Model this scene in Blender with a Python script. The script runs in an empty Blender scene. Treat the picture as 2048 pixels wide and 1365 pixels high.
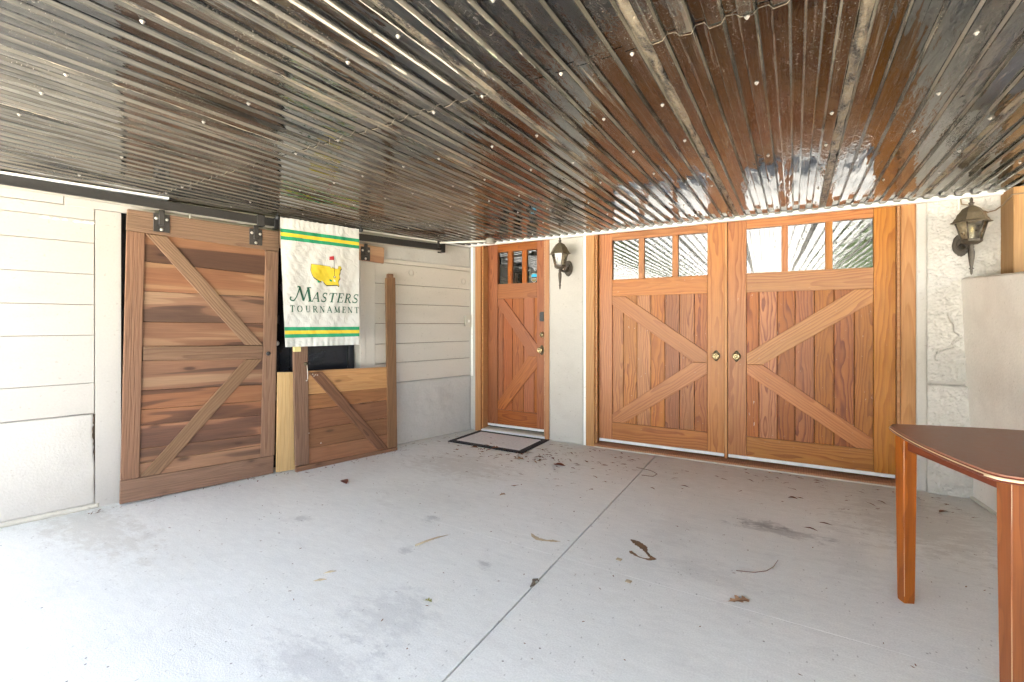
import bpy, bmesh, math, random
from mathutils import Vector, Matrix, noise

random.seed(7)
R = math.radians
scene = bpy.context.scene
COL = scene.collection

# ------------------------------------------------------------------ camera
A = R(29.738)                     # yaw of the camera against the normal of the back wall
cam_d = bpy.data.cameras.new('camera')
cam = bpy.data.objects.new('camera', cam_d)
COL.objects.link(cam)
cam.location = (0, 0, 1.22)
cam.rotation_euler = (R(90), 0, A)
cam_d.sensor_width = 36
cam_d.lens = 940 / 2048 * 36
cam_d.shift_y = -34.5 / 2048
cam_d.clip_start = 0.05
cam_d.clip_end = 500
scene.camera = cam

# ------------------------------------------------------------------ world, sun, exposure
SUN_EL, SUN_AZ = R(62), R(-35)      # azimuth: clockwise from +Y; the sun stands behind the house
world = bpy.data.worlds.new('World')
scene.world = world
world.use_nodes = True
wt = world.node_tree
sky = wt.nodes.new('ShaderNodeTexSky')
sky.sky_type = 'NISHITA'
sky.sun_disc = False
sky.sun_elevation = SUN_EL
sky.sun_rotation = SUN_AZ
sky.air_density = 1.0
sky.dust_density = 4.0
sky.ozone_density = 1.0
haze_sat = wt.nodes.new('ShaderNodeHueSaturation')      # thin high haze: a paler sky all over
haze_sat.inputs['Saturation'].default_value = 0.52
wt.links.new(sky.outputs[0], haze_sat.inputs['Color'])
wt.links.new(haze_sat.outputs[0], wt.nodes['Background'].inputs[0])
wt.nodes['Background'].inputs[1].default_value = 0.11
sun_d = bpy.data.lights.new('sun', 'SUN')
sun_d.energy = 4.0
sun_d.angle = R(0.53)
sun_d.color = (1.0, 0.92, 0.80)
sun = bpy.data.objects.new('sun', sun_d)
COL.objects.link(sun)
sd = Vector((math.sin(SUN_AZ) * math.cos(SUN_EL), math.cos(SUN_AZ) * math.cos(SUN_EL), math.sin(SUN_EL)))
sun.rotation_euler = (-sd).to_track_quat('-Z', 'Y').to_euler()
sun.location = (0, 0, 12)

vs = scene.view_settings
vs.view_transform = 'Standard'
vs.look = 'None'
vs.gamma = 1
vs.use_curve_mapping = False
vs.exposure = 4.28
scene.cycles.use_denoising = True
scene.cycles.max_bounces = 8
scene.cycles.diffuse_bounces = 4
scene.cycles.glossy_bounces = 4
scene.cycles.use_adaptive_sampling = True
scene.cycles.adaptive_threshold = 0.03
scene.cycles.sample_clamp_indirect = 12
scene.cycles.caustics_reflective = False
scene.cycles.caustics_refractive = False

# ------------------------------------------------------------------ materials
class NT:
    def __init__(self, name):
        self.m = bpy.data.materials.new(name)
        self.m.use_nodes = True
        self.t = self.m.node_tree
        self.b = self.t.nodes['Principled BSDF']
        self._tc = None
        self._oi = None
    def n(self, typ, out=0, props=None, **ins):
        nd = self.t.nodes.new('ShaderNode' + typ)
        for k, v in (props or {}).items():
            setattr(nd, k, v)
        for k, v in ins.items():
            key = int(k[1:]) if k[0] == 'i' and k[1:].isdigit() else k.replace('_', ' ')
            s = nd.inputs[key]
            if isinstance(v, bpy.types.NodeSocket):
                self.t.links.new(v, s)
            else:
                s.default_value = v
        return nd.outputs[out] if out is not None else nd
    def math(self, op, a, b=0.0, c=None, clamp=False):
        kw = dict(i0=a, i1=b)
        if c is not None:
            kw['i2'] = c
        return self.n('Math', props={'operation': op, 'use_clamp': clamp}, **kw)
    def vm(self, op, a, b):
        return self.n('VectorMath', props={'operation': op}, i0=a, i1=b)
    def obj(self):
        if self._tc is None:
            self._tc = self.n('TexCoord', out=3)
        return self._tc
    def rnd(self):
        if self._oi is None:
            self._oi = self.n('ObjectInfo', out='Random')
        return self._oi
    def noise(self, vec, scale=1.0, detail=2.0, rough=0.5, dist=0.0):
        return self.n('TexNoise', Vector=vec, Scale=scale, Detail=detail, Roughness=rough, Distortion=dist)
    def ramp(self, fac, stops, interp='LINEAR'):
        nd = self.t.nodes.new('ShaderNodeValToRGB')
        nd.color_ramp.interpolation = interp
        el = nd.color_ramp.elements
        while len(el) < len(stops):
            el.new(0.5)
        for e, (p, c) in zip(el, stops):
            e.position = p
            e.color = (c, c, c, 1) if isinstance(c, (int, float)) else (*c, 1)
        self.t.links.new(fac, nd.inputs[0])
        return nd.outputs[0]
    def mix(self, fac, a, b, mode='MIX'):
        nd = self.t.nodes.new('ShaderNodeMix')
        nd.data_type = 'RGBA'
        nd.blend_type = mode
        for i, v in ((0, fac), (6, a), (7, b)):
            if isinstance(v, bpy.types.NodeSocket):
                self.t.links.new(v, nd.inputs[i])
            else:
                nd.inputs[i].default_value = v if i == 0 else (*v, 1)
        return nd.outputs[2]
    def set(self, **kw):
        for k, v in kw.items():
            s = self.b.inputs[k.replace('_', ' ')]
            if isinstance(v, bpy.types.NodeSocket):
                self.t.links.new(v, s)
            else:
                s.default_value = (*v, 1) if isinstance(v, tuple) and len(v) == 3 else v
        return self.m
    def bump(self, h, strength=0.3, dist=0.01):
        nd = self.n('Bump', out=None, Height=h, Strength=strength, Distance=dist)
        self.t.links.new(nd.outputs[0], self.b.inputs['Normal'])


def plain(name, col, rough=0.5, metal=0.0, var=0.12, scale=30, bump=0.0, ior=1.5):
    k = NT(name)
    nz = k.noise(k.obj(), scale, 4)
    v = k.math('MULTIPLY_ADD', nz, 2 * var, 1 - var)
    c = k.mix(1.0, col, k.n('CombineColor', i0=v, i1=v, i2=v), 'MULTIPLY')
    r = k.math('MULTIPLY_ADD', nz, 0.2, rough - 0.1, clamp=True)
    k.set(Base_Color=c, Roughness=r, Metallic=metal, IOR=ior)
    if bump:
        k.bump(nz, bump, 0.004)
    return k.m


def wood(name, light, dark, freq=70, dist=0.035, ringmix=0.8, tone=0.35, rnd=0.25, rough=0.45, bump=0.25,
         patch=None, rough_sawn=0.0, knots=0.0, fleck=0.0, sat=1.0):
    """board wood: local X runs along the grain; growth rings round a pith that differs for each board"""
    k = NT(name)
    p = k.obj()
    r1 = k.rnd()
    r2 = k.math('FRACT', k.math('MULTIPLY', r1, 13.7))
    r3 = k.math('FRACT', k.math('MULTIPLY', r1, 57.3))
    off = k.n('CombineXYZ', i0=k.math('MULTIPLY', r1, 40.0), i1=k.math('MULTIPLY', r2, 21.0), i2=k.math('MULTIPLY', r3, 17.0))
    v = k.vm('ADD', p, off)
    n1 = k.noise(k.vm('MULTIPLY', v, (1.9, 8.0, 8.0)), 1.0, 2.0)
    n1b = k.noise(k.vm('MULTIPLY', v, (8.0, 30.0, 30.0)), 1.0, 2.0)
    sep = k.n('SeparateXYZ', out=None, i0=p)
    y = k.math('ADD', sep.outputs[1], k.math('MULTIPLY_ADD', r2, 0.14, -0.07))
    z = k.math('ADD', sep.outputs[2], k.math('MULTIPLY_ADD', r3, 0.05, 0.012))
    rr = k.math('SQRT', k.math('ADD', k.math('MULTIPLY', y, y), k.math('MULTIPLY', z, z)))
    rr = k.math('ADD', rr, k.math('MULTIPLY', sep.outputs[0], k.math('MULTIPLY_ADD', r3, 0.08, -0.04)))
    rr = k.math('ADD', rr, k.math('MULTIPLY', n1, dist * 2))
    rr = k.math('ADD', rr, k.math('MULTIPLY', n1b, dist * 0.22))
    ring = k.math('FRACT', k.math('MULTIPLY', rr, freq))
    ring = k.ramp(ring, [(0, 0.0), (0.45, 0.18), (0.8, 0.85), (0.93, 1.0), (1.0, 0.05)])
    fib = k.noise(k.vm('MULTIPLY', v, (5.0, 130.0, 130.0)), 1.0, 2.0)
    ton = k.noise(k.vm('MULTIPLY', v, (1.1, 5.0, 5.0)), 1.0, 2.0)
    vis = k.ramp(ton, [(0.35, 0.35), (0.6, 1.0)])
    col = k.mix(k.math('MULTIPLY', k.math('MULTIPLY', ring, ringmix), vis), light, dark)
    if patch:
        pale, deep = patch
        pn = k.noise(k.vm('MULTIPLY', v, (0.6, 6.0, 6.0)), 1.0, 2.0, 0.5, 0.6)
        pf = k.ramp(pn, [(0.38, 0.0), (0.435, 0.12), (0.455, 0.45), (0.53, 0.52), (0.575, 0.62), (0.59, 1.0)])
        pc = k.ramp(pf, [(0.0, deep), (0.5, light), (1.0, pale)])
        col = k.mix(0.8, col, pc)
    if knots:
        vv = k.vm('MULTIPLY', v, (2.6, 7.0, 0.1))
        vd = k.n('TexVoronoi', Vector=vv, Scale=1.0)
        kf = k.ramp(vd, [(0.0, 1.0), (0.07, 0.85), (0.12, 0.2), (0.2, 0.0)])
        col = k.mix(k.math('MULTIPLY', kf, knots), col, tuple(c * 0.28 for c in dark))
    f = k.math('MULTIPLY_ADD', fib, 0.5, 0.75)
    t = k.math('MULTIPLY_ADD', ton, 2 * tone, 1 - tone)
    q = k.math('MULTIPLY_ADD', r1, 2 * rnd, 1 - rnd)
    f = k.math('MULTIPLY', k.math('MULTIPLY', f, t), q)
    col = k.mix(1.0, col, k.n('CombineColor', i0=f, i1=f, i2=f), 'MULTIPLY')
    hs = k.n('HueSaturation', Hue=k.math('MULTIPLY_ADD', r2, 0.010, 0.493), Saturation=k.math('MULTIPLY_ADD', r3, 0.16, sat - 0.04), Value=1.0, Color=col)
    if fleck:
        fn = k.noise(k.vm('MULTIPLY', v, (26.0, 60.0, 60.0)), 1.0, 3.0, 0.6, 0.6)
        ff = k.ramp(fn, [(0.70, 0.0), (0.735, fleck)])
        hs = k.mix(ff, hs, (0.62, 0.5, 0.38))
    k.set(Base_Color=hs, Roughness=rough, IOR=1.42)
    k.bump(fib, bump * (1.0 + rough_sawn * 0.5), 0.004)
    return k.m


M = {}
M['door'] = wood('fir_door_wood', (0.41, 0.175, 0.056), (0.20, 0.056, 0.017), freq=50, dist=0.035, ringmix=0.7, tone=0.22, rnd=0.10, rough=0.42, fleck=0.35)
M['plank'] = wood('fir_plank_wood', (0.39, 0.150, 0.046), (0.15, 0.036, 0.011), freq=52, dist=0.055, ringmix=0.95, tone=0.4, rnd=0.22, rough=0.45, fleck=0.7)
M['entry'] = wood('red_fir_door_wood', (0.35, 0.118, 0.034), (0.16, 0.038, 0.012), freq=70, dist=0.035, ringmix=0.75, tone=0.25, rnd=0.14, rough=0.42)
M['casing'] = wood('golden_casing_wood', (0.44, 0.235, 0.11), (0.31, 0.135, 0.055), freq=75, dist=0.006, ringmix=0.7, tone=0.15, rnd=0.08, rough=0.5)
M['sill'] = wood('sill_wood', (0.34, 0.15, 0.06), (0.2, 0.08, 0.03), freq=60, dist=0.02, rough=0.6)
M['barn_frame'] = wood('rough_sawn_cedar', (0.225, 0.120, 0.064), (0.11, 0.052, 0.027), sat=0.94, freq=55, dist=0.03, ringmix=0.55, tone=0.3, rnd=0.16, rough=0.8, bump=0.6, rough_sawn=1.5, knots=0.75)
M['barn_plank'] = wood('cedar_plank_wood', (0.255, 0.118, 0.055), (0.13, 0.052, 0.024), freq=45, dist=0.05, ringmix=0.6, tone=0.35, rnd=0.2, rough=0.65, bump=0.3,
                       patch=((0.37, 0.21, 0.105), (0.062, 0.029, 0.018)), knots=0.8, sat=0.94)
M['old_brace'] = wood('weathered_brace_wood', (0.215, 0.12, 0.067), (0.095, 0.047, 0.026), freq=60, dist=0.03, ringmix=0.75, tone=0.35, rnd=0.15, rough=0.8, bump=0.5, rough_sawn=1.0, knots=0.7)
M['dark_brace'] = wood('dark_weathered_wood', (0.2, 0.095, 0.05), (0.085, 0.036, 0.02), freq=60, dist=0.03, ringmix=0.75, tone=0.35, rnd=0.15, rough=0.8, bump=0.5, rough_sawn=1.0, knots=0.7)
M['half_plank'] = wood('brown_cedar_wood', (0.25, 0.122, 0.063), (0.14, 0.06, 0.03), freq=45, dist=0.04, ringmix=0.5, tone=0.3, rnd=0.16, rough=0.75, bump=0.35, knots=0.6)
M['pale_plank'] = wood('fresh_cedar_wood', (0.44, 0.24, 0.105), (0.32, 0.155, 0.06), freq=40, dist=0.04, ringmix=0.6, tone=0.2, rnd=0.05, rough=0.6, knots=0.7)
M['pine'] = wood('yellow_pine_wood', (0.55, 0.37, 0.19), (0.41, 0.24, 0.105), freq=45, dist=0.03, ringmix=0.6, tone=0.15, rnd=0.04, rough=0.5, knots=0.8)
M['post'] = wood('post_wood', (0.40, 0.235, 0.10), (0.28, 0.14, 0.05), freq=40, dist=0.02, ringmix=0.6, tone=0.3, rnd=0.05, rough=0.7, knots=0.6)
M['table'] = wood('stained_maple_wood', (0.29, 0.096, 0.026), (0.11, 0.028, 0.009), freq=30, dist=0.06, ringmix=0.55, tone=0.6, rnd=0.06, rough=0.36, bump=0.06)
M['table_dark'] = wood('dark_stained_wood', (0.17, 0.036, 0.013), (0.09, 0.018, 0.008), freq=40, dist=0.03, ringmix=0.4, tone=0.3, rnd=0.05, rough=0.28, bump=0.06)


def concrete():
    k = NT('painted_concrete')
    p = k.obj()
    big = k.noise(p, 0.9, 2, 0.6)
    mid = k.noise(k.vm('MULTIPLY', p, (3.0, 7.5, 3.0)), 1.0, 3, 0.65, 0.4)
    fine = k.noise(p, 140, 2, 0.7)
    sm = k.noise(p, 5.5, 3, 0.7, 0.3)
    c = k.mix(k.ramp(big, [(0.3, 0.0), (0.7, 1.0)]), (0.76, 0.765, 0.73), (0.82, 0.825, 0.795))
    c = k.mix(k.ramp(mid, [(0.55, 0.0), (0.78, 0.22)]), c, (0.58, 0.58, 0.555))
    c = k.mix(k.ramp(sm, [(0.62, 0.0), (0.78, 0.25)]), c, (0.46, 0.45, 0.44))
    # worn smudges at known places (oil, scuffs), round spots with ragged edges
    sep = k.n('SeparateXYZ', out=None, i0=p)
    rag = k.noise(k.vm('MULTIPLY', p, (9.0, 16.0, 9.0)), 1.0, 3, 0.75)
    for (x, y, rx, ry, s, colr) in ((-0.10, 3.24, 0.17, 0.07, 0.5, (0.2, 0.2, 0.195)), (0.02, 3.18, 0.28, 0.07, 0.4, (0.2, 0.2, 0.2)),
                                    (-1.42, 1.46, 0.22, 0.20, 0.22, (0.3, 0.3, 0.32)), (-1.42, 1.12, 0.30, 0.14, 0.26, (0.3, 0.3, 0.32)),
                                    (-0.28, 2.47, 0.32, 0.14, 0.14, (0.35, 0.35, 0.35)), (0.32, 3.1, 0.12, 0.5, 0.16, (0.35, 0.34, 0.33)),
                                    (-0.55, 2.9, 0.16, 0.35, 0.12, (0.35, 0.35, 0.35)), (-2.2, 2.6, 0.5, 0.3, 0.1, (0.4, 0.38, 0.36)),
                                    (0.75, 3.75, 0.5, 0.6, 0.35, (0.33, 0.29, 0.24)), (-1.75, 1.92, 0.05, 0.05, 0.4, (0.3, 0.3, 0.3)),
                                    (-1.9, 2.3, 0.06, 0.05, 0.4, (0.3, 0.3, 0.3)), (-2.6, 1.9, 0.07, 0.05, 0.35, (0.3, 0.3, 0.3)),
                                    (-1.3, 2.0, 0.05, 0.04, 0.45, (0.3, 0.3, 0.3)), (-2.4, 3.3, 0.6, 0.35, 0.3, (0.42, 0.37, 0.31)),
                                    (-3.6, 1.2, 0.8, 0.22, 0.3, (0.42, 0.37, 0.29))):
        dx = k.math('DIVIDE', k.math('SUBTRACT', sep.outputs[0], x), rx)
        dy = k.math('DIVIDE', k.math('SUBTRACT', sep.outputs[1], y), ry)
        d = k.math('SQRT', k.math('ADD', k.math('MULTIPLY', dx, dx), k.math('MULTIPLY', dy, dy)))
        d = k.math('ADD', d, k.math('MULTIPLY_ADD', rag, 3.2, -1.6))
        c = k.mix(k.ramp(d, [(0.35, s), (1.05, 0.0)]), c, colr)
    # swept-in soil along the foot of the back wall
    soil_or_shade = k.math('ADD', sep.outputs[1], k.math('MULTIPLY_ADD', rag, 1.1, -0.55))
    c = k.mix(k.ramp(k.math('SUBTRACT', soil_or_shade, 3.5), [(0.0, 0.0), (0.95, 0.42)]), c, (0.46, 0.41, 0.345))
    vd = k.n('TexVoronoi', Vector=p, Scale=17.0)
    dot = k.math('MULTIPLY', k.ramp(vd, [(0.05, 1.0), (0.085, 0.0)]), k.ramp(k.noise(p, 2.3, 2), [(0.46, 0.0), (0.6, 0.85)]))
    c = k.mix(dot, c, (0.14, 0.11, 0.09))
    vd2 = k.n('TexVoronoi', Vector=k.vm('MULTIPLY', p, (30.0, 13.0, 30.0)), Scale=1.0)
    c = k.mix(k.ramp(vd2, [(0.05, 0.55), (0.1, 0.0)]), c, (0.3, 0.28, 0.26))
    scuff = k.noise(k.vm('MULTIPLY', p, (11.0, 34.0, 11.0)), 1.0, 3, 0.7, 0.6)
    f = k.math('MULTIPLY', k.math('MULTIPLY_ADD', fine, 0.40, 0.80), k.math('MULTIPLY_ADD', scuff, 0.22, 0.89))
    c = k.mix(1.0, c, k.n('CombineColor', i0=f, i1=f, i2=f), 'MULTIPLY')
    k.set(Base_Color=c, Roughness=k.math('MULTIPLY_ADD', mid, 0.3, 0.5), IOR=1.45)
    k.bump(fine, 0.35, 0.004)
    return k.m


def paint(name, col, grime, rough=0.6, bscale=60, bstr=0.2, gscale=(1.5, 6, 6), gr=(0.5, 0.75, 0.35)):
    k = NT(name)
    p = k.vm('ADD', k.obj(), k.n('CombineXYZ', i0=k.math('MULTIPLY', k.rnd(), 30.0), i1=0.0, i2=0.0))
    g = k.noise(k.vm('MULTIPLY', p, gscale), 1.0, 3, 0.65, 0.2)
    fi = k.noise(p, bscale, 2, 0.6)
    c = k.mix(k.ramp(g, [(gr[0], 0.0), (gr[1], gr[2])]), col, grime)
    sp = k.noise(p, 42, 1, 0.6)
    c = k.mix(k.ramp(sp, [(0.70, 0.0), (0.76, 0.5)]), c, grime)
    f = k.math('MULTIPLY_ADD', fi, 0.14, 0.93)
    c = k.mix(1.0, c, k.n('CombineColor', i0=f, i1=f, i2=f), 'MULTIPLY')
    k.set(Base_Color=c, Roughness=rough, IOR=1.45)
    k.bump(fi, bstr, 0.006)
    return k.m


def corrugated():
    k = NT('dark_gloss_sheet')
    p = k.obj()
    w1 = k.noise(k.vm('MULTIPLY', p, (26.0, 4.5, 1.0)), 1.0, 2, 0.5, 0.3)
    w2 = k.noise(k.vm('MULTIPLY', p, (60.0, 22.0, 1.0)), 1.0, 2, 0.6, 0.8)
    where = k.ramp(k.noise(k.vm('MULTIPLY', p, (2.2, 1.6, 1.0)), 1.0, 1), [(0.5, 0.0), (0.62, 1.0)])
    dust = k.noise(k.vm('MULTIPLY', p, (48.0, 1.3, 1.0)), 1.0, 3, 0.7, 0.3)
    spk = k.noise(p, 150, 1, 0.7)
    blot = k.noise(k.vm('MULTIPLY', p, (9.0, 2.4, 1.0)), 1.0, 3, 0.7, 0.5)
    base = k.mix(k.ramp(blot, [(0.45, 0.0), (0.65, 1.0)]), (0.008, 0.008, 0.0075), (0.026, 0.021, 0.015))
    sepz = k.n('SeparateXYZ', out=None, i0=p)
    hz = k.math('SUBTRACT', sepz.outputs[2], 2.115)
    slope_sheen = k.math('MULTIPLY', k.ramp(k.math('MULTIPLY', hz, 50.0), [(0.12, 0.0), (0.25, 1.0), (0.75, 1.0), (0.92, 0.0)]), k.ramp(dust, [(0.34, 0.08), (0.58, 0.72)]))
    c = k.mix(k.ramp(dust, [(0.60, 0.0), (0.76, 0.5)]), base, (0.28, 0.225, 0.16))
    c = k.mix(slope_sheen, c, (0.27, 0.235, 0.185))  # rib slopes paled: dust plus bright reflections painted into the colour
    scr_ = k.noise(k.vm('MULTIPLY', p, (210.0, 1.6, 1.0)), 1.0, 2, 0.6)
    c = k.mix(k.ramp(scr_, [(0.55, 0.0), (0.74, 0.32)]), c, (0.22, 0.195, 0.155))
    c = k.mix(k.math('MULTIPLY', k.ramp(spk, [(0.66, 0.0), (0.72, 0.8)]), k.ramp(blot, [(0.45, 0.0), (0.6, 1.0)])), c, (0.36, 0.31, 0.25))
    rough = k.math('ADD', k.ramp(dust, [(0.56, 0.04), (0.8, 0.3)]), k.math('MULTIPLY', k.ramp(blot, [(0.55, 0.0), (0.8, 0.5)]), 0.2))
    k.set(Base_Color=c, Roughness=rough, IOR=2.05)
    h = k.math('ADD', k.math('MULTIPLY', w1, 1.0), k.math('MULTIPLY', k.math('MULTIPLY', w2, where), 0.8))
    k.bump(h, 0.2, 0.012)
    return k.m


def foil():
    k = NT('crinkled_seam_tape')
    p = k.obj()
    cr = k.n('TexVoronoi', props={'feature': 'DISTANCE_TO_EDGE'}, Vector=k.vm('MULTIPLY', p, (60.0, 38.0, 40.0)), Scale=1.0)
    nz = k.noise(k.vm('MULTIPLY', p, (30.0, 6.0, 30.0)), 1.0, 5, 0.7, 0.4)
    fi = k.noise(p, 150, 3, 0.7)
    c = k.mix(k.ramp(nz, [(0.42, 0.0), (0.56, 1.0)]), (0.035, 0.028, 0.02), (0.36, 0.285, 0.18))
    c = k.mix(k.ramp(fi, [(0.5, 0.0), (0.7, 0.6)]), c, (0.5, 0.43, 0.33))
    k.set(Base_Color=c, Roughness=k.math('MULTIPLY_ADD', nz, 0.4, 0.12), Metallic=0.25, IOR=1.6)
    k.bump(k.math('ADD', cr, fi), 0.9, 0.01)
    return k.m


def glass_pane():
    k = NT('window_glass')
    w = k.noise(k.obj(), 7.0, 2)
    k.set(Base_Color=(0.012, 0.013, 0.012), Roughness=0.02, IOR=2.1)
    k.bump(w, 0.02, 0.01)
    return k.m


def lantern_glass():
    k = NT('lantern_glass')
    nz = k.noise(k.obj(), 50, 3)
    tr = k.n('BsdfTransparent', Color=(1.0, 0.97, 0.87, 1))
    df = k.n('BsdfTranslucent', Color=(0.95, 0.88, 0.70, 1))
    gl = k.n('BsdfGlossy', Color=(1, 1, 1, 1), Roughness=0.06)
    m1 = k.n('MixShader', i0=k.math('MULTIPLY_ADD', nz, 0.35, 0.16), i1=tr, i2=df)
    m2 = k.n('MixShader', i0=k.math('MULTIPLY_ADD', k.n('Fresnel', IOR=1.5), 1.0, 0.02), i1=m1, i2=gl)
    k.t.links.new(m2, k.t.nodes['Material Output'].inputs[0])
    return k.m


def cloth(name, col, sheen=0.3, rough=0.55):
    k = NT(name)
    p = k.obj()
    nz = k.noise(p, 14, 3)
    f = k.math('MULTIPLY_ADD', nz, 0.16, 0.92)
    c = k.mix(1.0, col, k.n('CombineColor', i0=f, i1=f, i2=f), 'MULTIPLY')
    k.set(Base_Color=c, Roughness=rough, IOR=1.4, Sheen_Weight=sheen)
    cr = k.noise(p, 12, 3, 0.55, 1.2)
    k.bump(cr, 0.35, 0.02)
    return k.m


M['concrete'] = concrete()
M['siding'] = paint('cream_paint_on_boards', (0.47, 0.43, 0.385), (0.36, 0.315, 0.265), 0.5, 80, 0.12, (1.2, 5, 5), (0.55, 0.8, 0.25))
M['siding_old'] = paint('greyed_paint_on_boards', (0.58, 0.53, 0.465), (0.38, 0.335, 0.28), 0.55, 80, 0.15, (1.2, 5, 5), (0.5, 0.8, 0.3))
M['stucco'] = paint('cream_stucco', (0.53, 0.49, 0.44), (0.38, 0.335, 0.28), 0.75, 70, 0.35, (2.5, 2.5, 2.5), (0.5, 0.8, 0.35))
M['stucco_grey'] = paint('greyed_stucco', (0.50, 0.475, 0.44), (0.35, 0.325, 0.29), 0.75, 45, 0.5, (2.5, 2.5, 2.5), (0.48, 0.8, 0.45))
M['stucco_rough'] = paint('rough_stucco', (0.60, 0.56, 0.505), (0.36, 0.32, 0.27), 0.8, 110, 0.6, (3, 3, 3), (0.5, 0.8, 0.4))
M['masonry'] = paint('cream_masonry_paint', (0.80, 0.75, 0.68), (0.58, 0.52, 0.45), 0.7, 60, 0.4, (2.5, 2.5, 2.5), (0.45, 0.75, 0.45))
M['trim'] = paint('white_trim_paint', (0.87, 0.85, 0.80), (0.55, 0.5, 0.42), 0.4, 60, 0.1)
M['caulk'] = paint('old_caulk', (0.62, 0.57, 0.48), (0.32, 0.27, 0.2), 0.6, 90, 0.5)
M['alu'] = plain('white_door_sweep', (0.80, 0.80, 0.80), 0.35)
M['dark'] = plain('dark_void', (0.012, 0.012, 0.013), 0.7)
M['black_door'] = plain('black_painted_steel', (0.010, 0.011, 0.016), 0.25, var=0.05, scale=6)
M['track'] = plain('black_track_steel', (0.028, 0.026, 0.025), 0.42, 0.3, 0.35, 45, 0.15)
M['hanger'] = plain('black_hanger_steel', (0.035, 0.032, 0.03), 0.38, 0.4, 0.3, 60)
M['bolt'] = plain('zinc_bolt', (0.60, 0.57, 0.52), 0.35, 0.6)
M['screw'] = plain('white_screw_cap', (0.33, 0.30, 0.26), 0.4, 0.3)
M['sheet'] = corrugated()
M['foil'] = foil()
M['glass'] = glass_pane()
M['lglass'] = lantern_glass()
M['bronze'] = plain('aged_bronze', (0.07, 0.054, 0.038), 0.5, 0.25, 0.45, 70, 0.3)
M['bronze_roof'] = plain('weathered_bronze_roof', (0.13, 0.10, 0.062), 0.55, 0.2, 0.45, 60, 0.3)
M['brass'] = plain('antique_brass', (0.36, 0.28, 0.15), 0.26, 0.9, 0.35, 90)
M['brass_dark'] = plain('dark_brass', (0.13, 0.10, 0.06), 0.35, 0.8, 0.4, 120, 0.3)
M['bulb'] = plain('bulb_glass', (0.78, 0.68, 0.42), 0.15)
M['socket'] = plain('white_socket', (0.82, 0.80, 0.76), 0.4)
M['mat_border'] = plain('black_rubber', (0.014, 0.014, 0.017), 0.8, var=0.3, scale=120, bump=0.4)
M['mat_field'] = plain('faded_mat_fibre', (0.74, 0.72, 0.71), 0.95, var=0.22, scale=40, bump=0.6)
M['flag_white'] = cloth('white_nylon', (0.60, 0.58, 0.54))
M['flag_green'] = cloth('green_nylon', (0.012, 0.27, 0.12), 0.2, 0.42)
M['flag_yellow'] = cloth('yellow_nylon', (0.72, 0.53, 0.03), 0.2, 0.45)
M['ink_green'] = plain('dark_green_print', (0.012, 0.085, 0.045), 0.6)
M['ink_black'] = plain('black_print', (0.015, 0.015, 0.015), 0.6)
M['ink_red'] = plain('red_print', (0.42, 0.02, 0.025), 0.6)
M['ink_yellow'] = plain('yellow_print', (0.64, 0.48, 0.025), 0.6, var=0.2)
M['leaf'] = plain('dry_brown_leaf', (0.19, 0.075, 0.03), 0.75, var=0.5, scale=25)
M['leaf_red'] = plain('dark_red_leaf', (0.15, 0.045, 0.025), 0.7, var=0.5, scale=25)
M['leaf_tan'] = plain('tan_oak_leaf', (0.42, 0.245, 0.135), 0.8, var=0.4, scale=40)
M['leaf_green'] = plain('yellow_green_leaf', (0.3, 0.28, 0.1), 0.8, var=0.4, scale=40)
M['straw'] = plain('dry_straw', (0.52, 0.42, 0.28), 0.8, var=0.3)
M['mud'] = plain('dried_mud', (0.2, 0.12, 0.065), 0.7, var=0.4, scale=40)
M['grey_box'] = plain('grey_metal_box', (0.42, 0.38, 0.32), 0.5, 0.2)
M['pipe'] = plain('white_conduit', (0.72, 0.68, 0.60), 0.45)
M['cable'] = plain('brown_cable', (0.25, 0.17, 0.10), 0.6)
M['black'] = plain('black_plastic', (0.02, 0.02, 0.021), 0.4)
M['blue'] = plain('blue_sticker', (0.02, 0.42, 0.70), 0.4)
M['chip'] = plain('raw_chipped_edge', (0.72, 0.56, 0.36), 0.5)
M['yellow_block'] = plain('pale_yellow_foam', (0.62, 0.52, 0.22), 0.7)
M['tabletop'] = plain('brown_table_laminate', (0.28, 0.118, 0.078), 0.42, var=0.2, scale=70)
M['grass'] = plain('lawn', (0.06, 0.10, 0.025), 0.9, var=0.5, scale=6)
M['soil_or_shade'] = plain('soil_or_shade', (0.14, 0.10, 0.065), 0.9, var=0.4, scale=9)  # soil brown, used as painted shade behind board gaps and the crack
M['bark'] = plain('tree_bark', (0.13, 0.095, 0.07), 0.9, var=0.4, scale=14)
M['leafage'] = plain('tree_leaf', (0.06, 0.115, 0.025), 0.6, var=0.5, scale=3)
M['deck'] = plain('grey_roof_deck', (0.2, 0.19, 0.18), 0.8)

# ------------------------------------------------------------------ object helpers
WORLD = {}

def reg(o, mw, parent):
    COL.objects.link(o)
    if parent is not None:
        o.parent = parent
        o.matrix_parent_inverse = WORLD[parent.name].inverted()
    o.matrix_basis = mw
    WORLD[o.name] = mw.copy()
    return o

def tag(o, label, cat=None, group=None, kind=None):
    if label:
        o['label'] = label
    if cat:
        o['category'] = cat
    if group:
        o['group'] = group
    if kind:
        o['kind'] = kind
    return o

def thing(name, loc, label, cat, group=None):
    o = bpy.data.objects.new(name, None)
    o.empty_display_size = 0.1
    reg(o, Matrix.Translation(loc), None)
    return tag(o, label, cat, group)

def mesh(name, verts, faces, mat, parent=None, mw=None, smooth=False):
    me = bpy.data.meshes.new(name)
    me.from_pydata([tuple(v) for v in verts], [], faces)
    me.materials.append(M[mat] if isinstance(mat, str) else mat)
    if smooth:
        for p in me.polygons:
            p.use_smooth = True
    me.update()
    return reg(bpy.data.objects.new(name, me), mw or Matrix(), parent)

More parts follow.
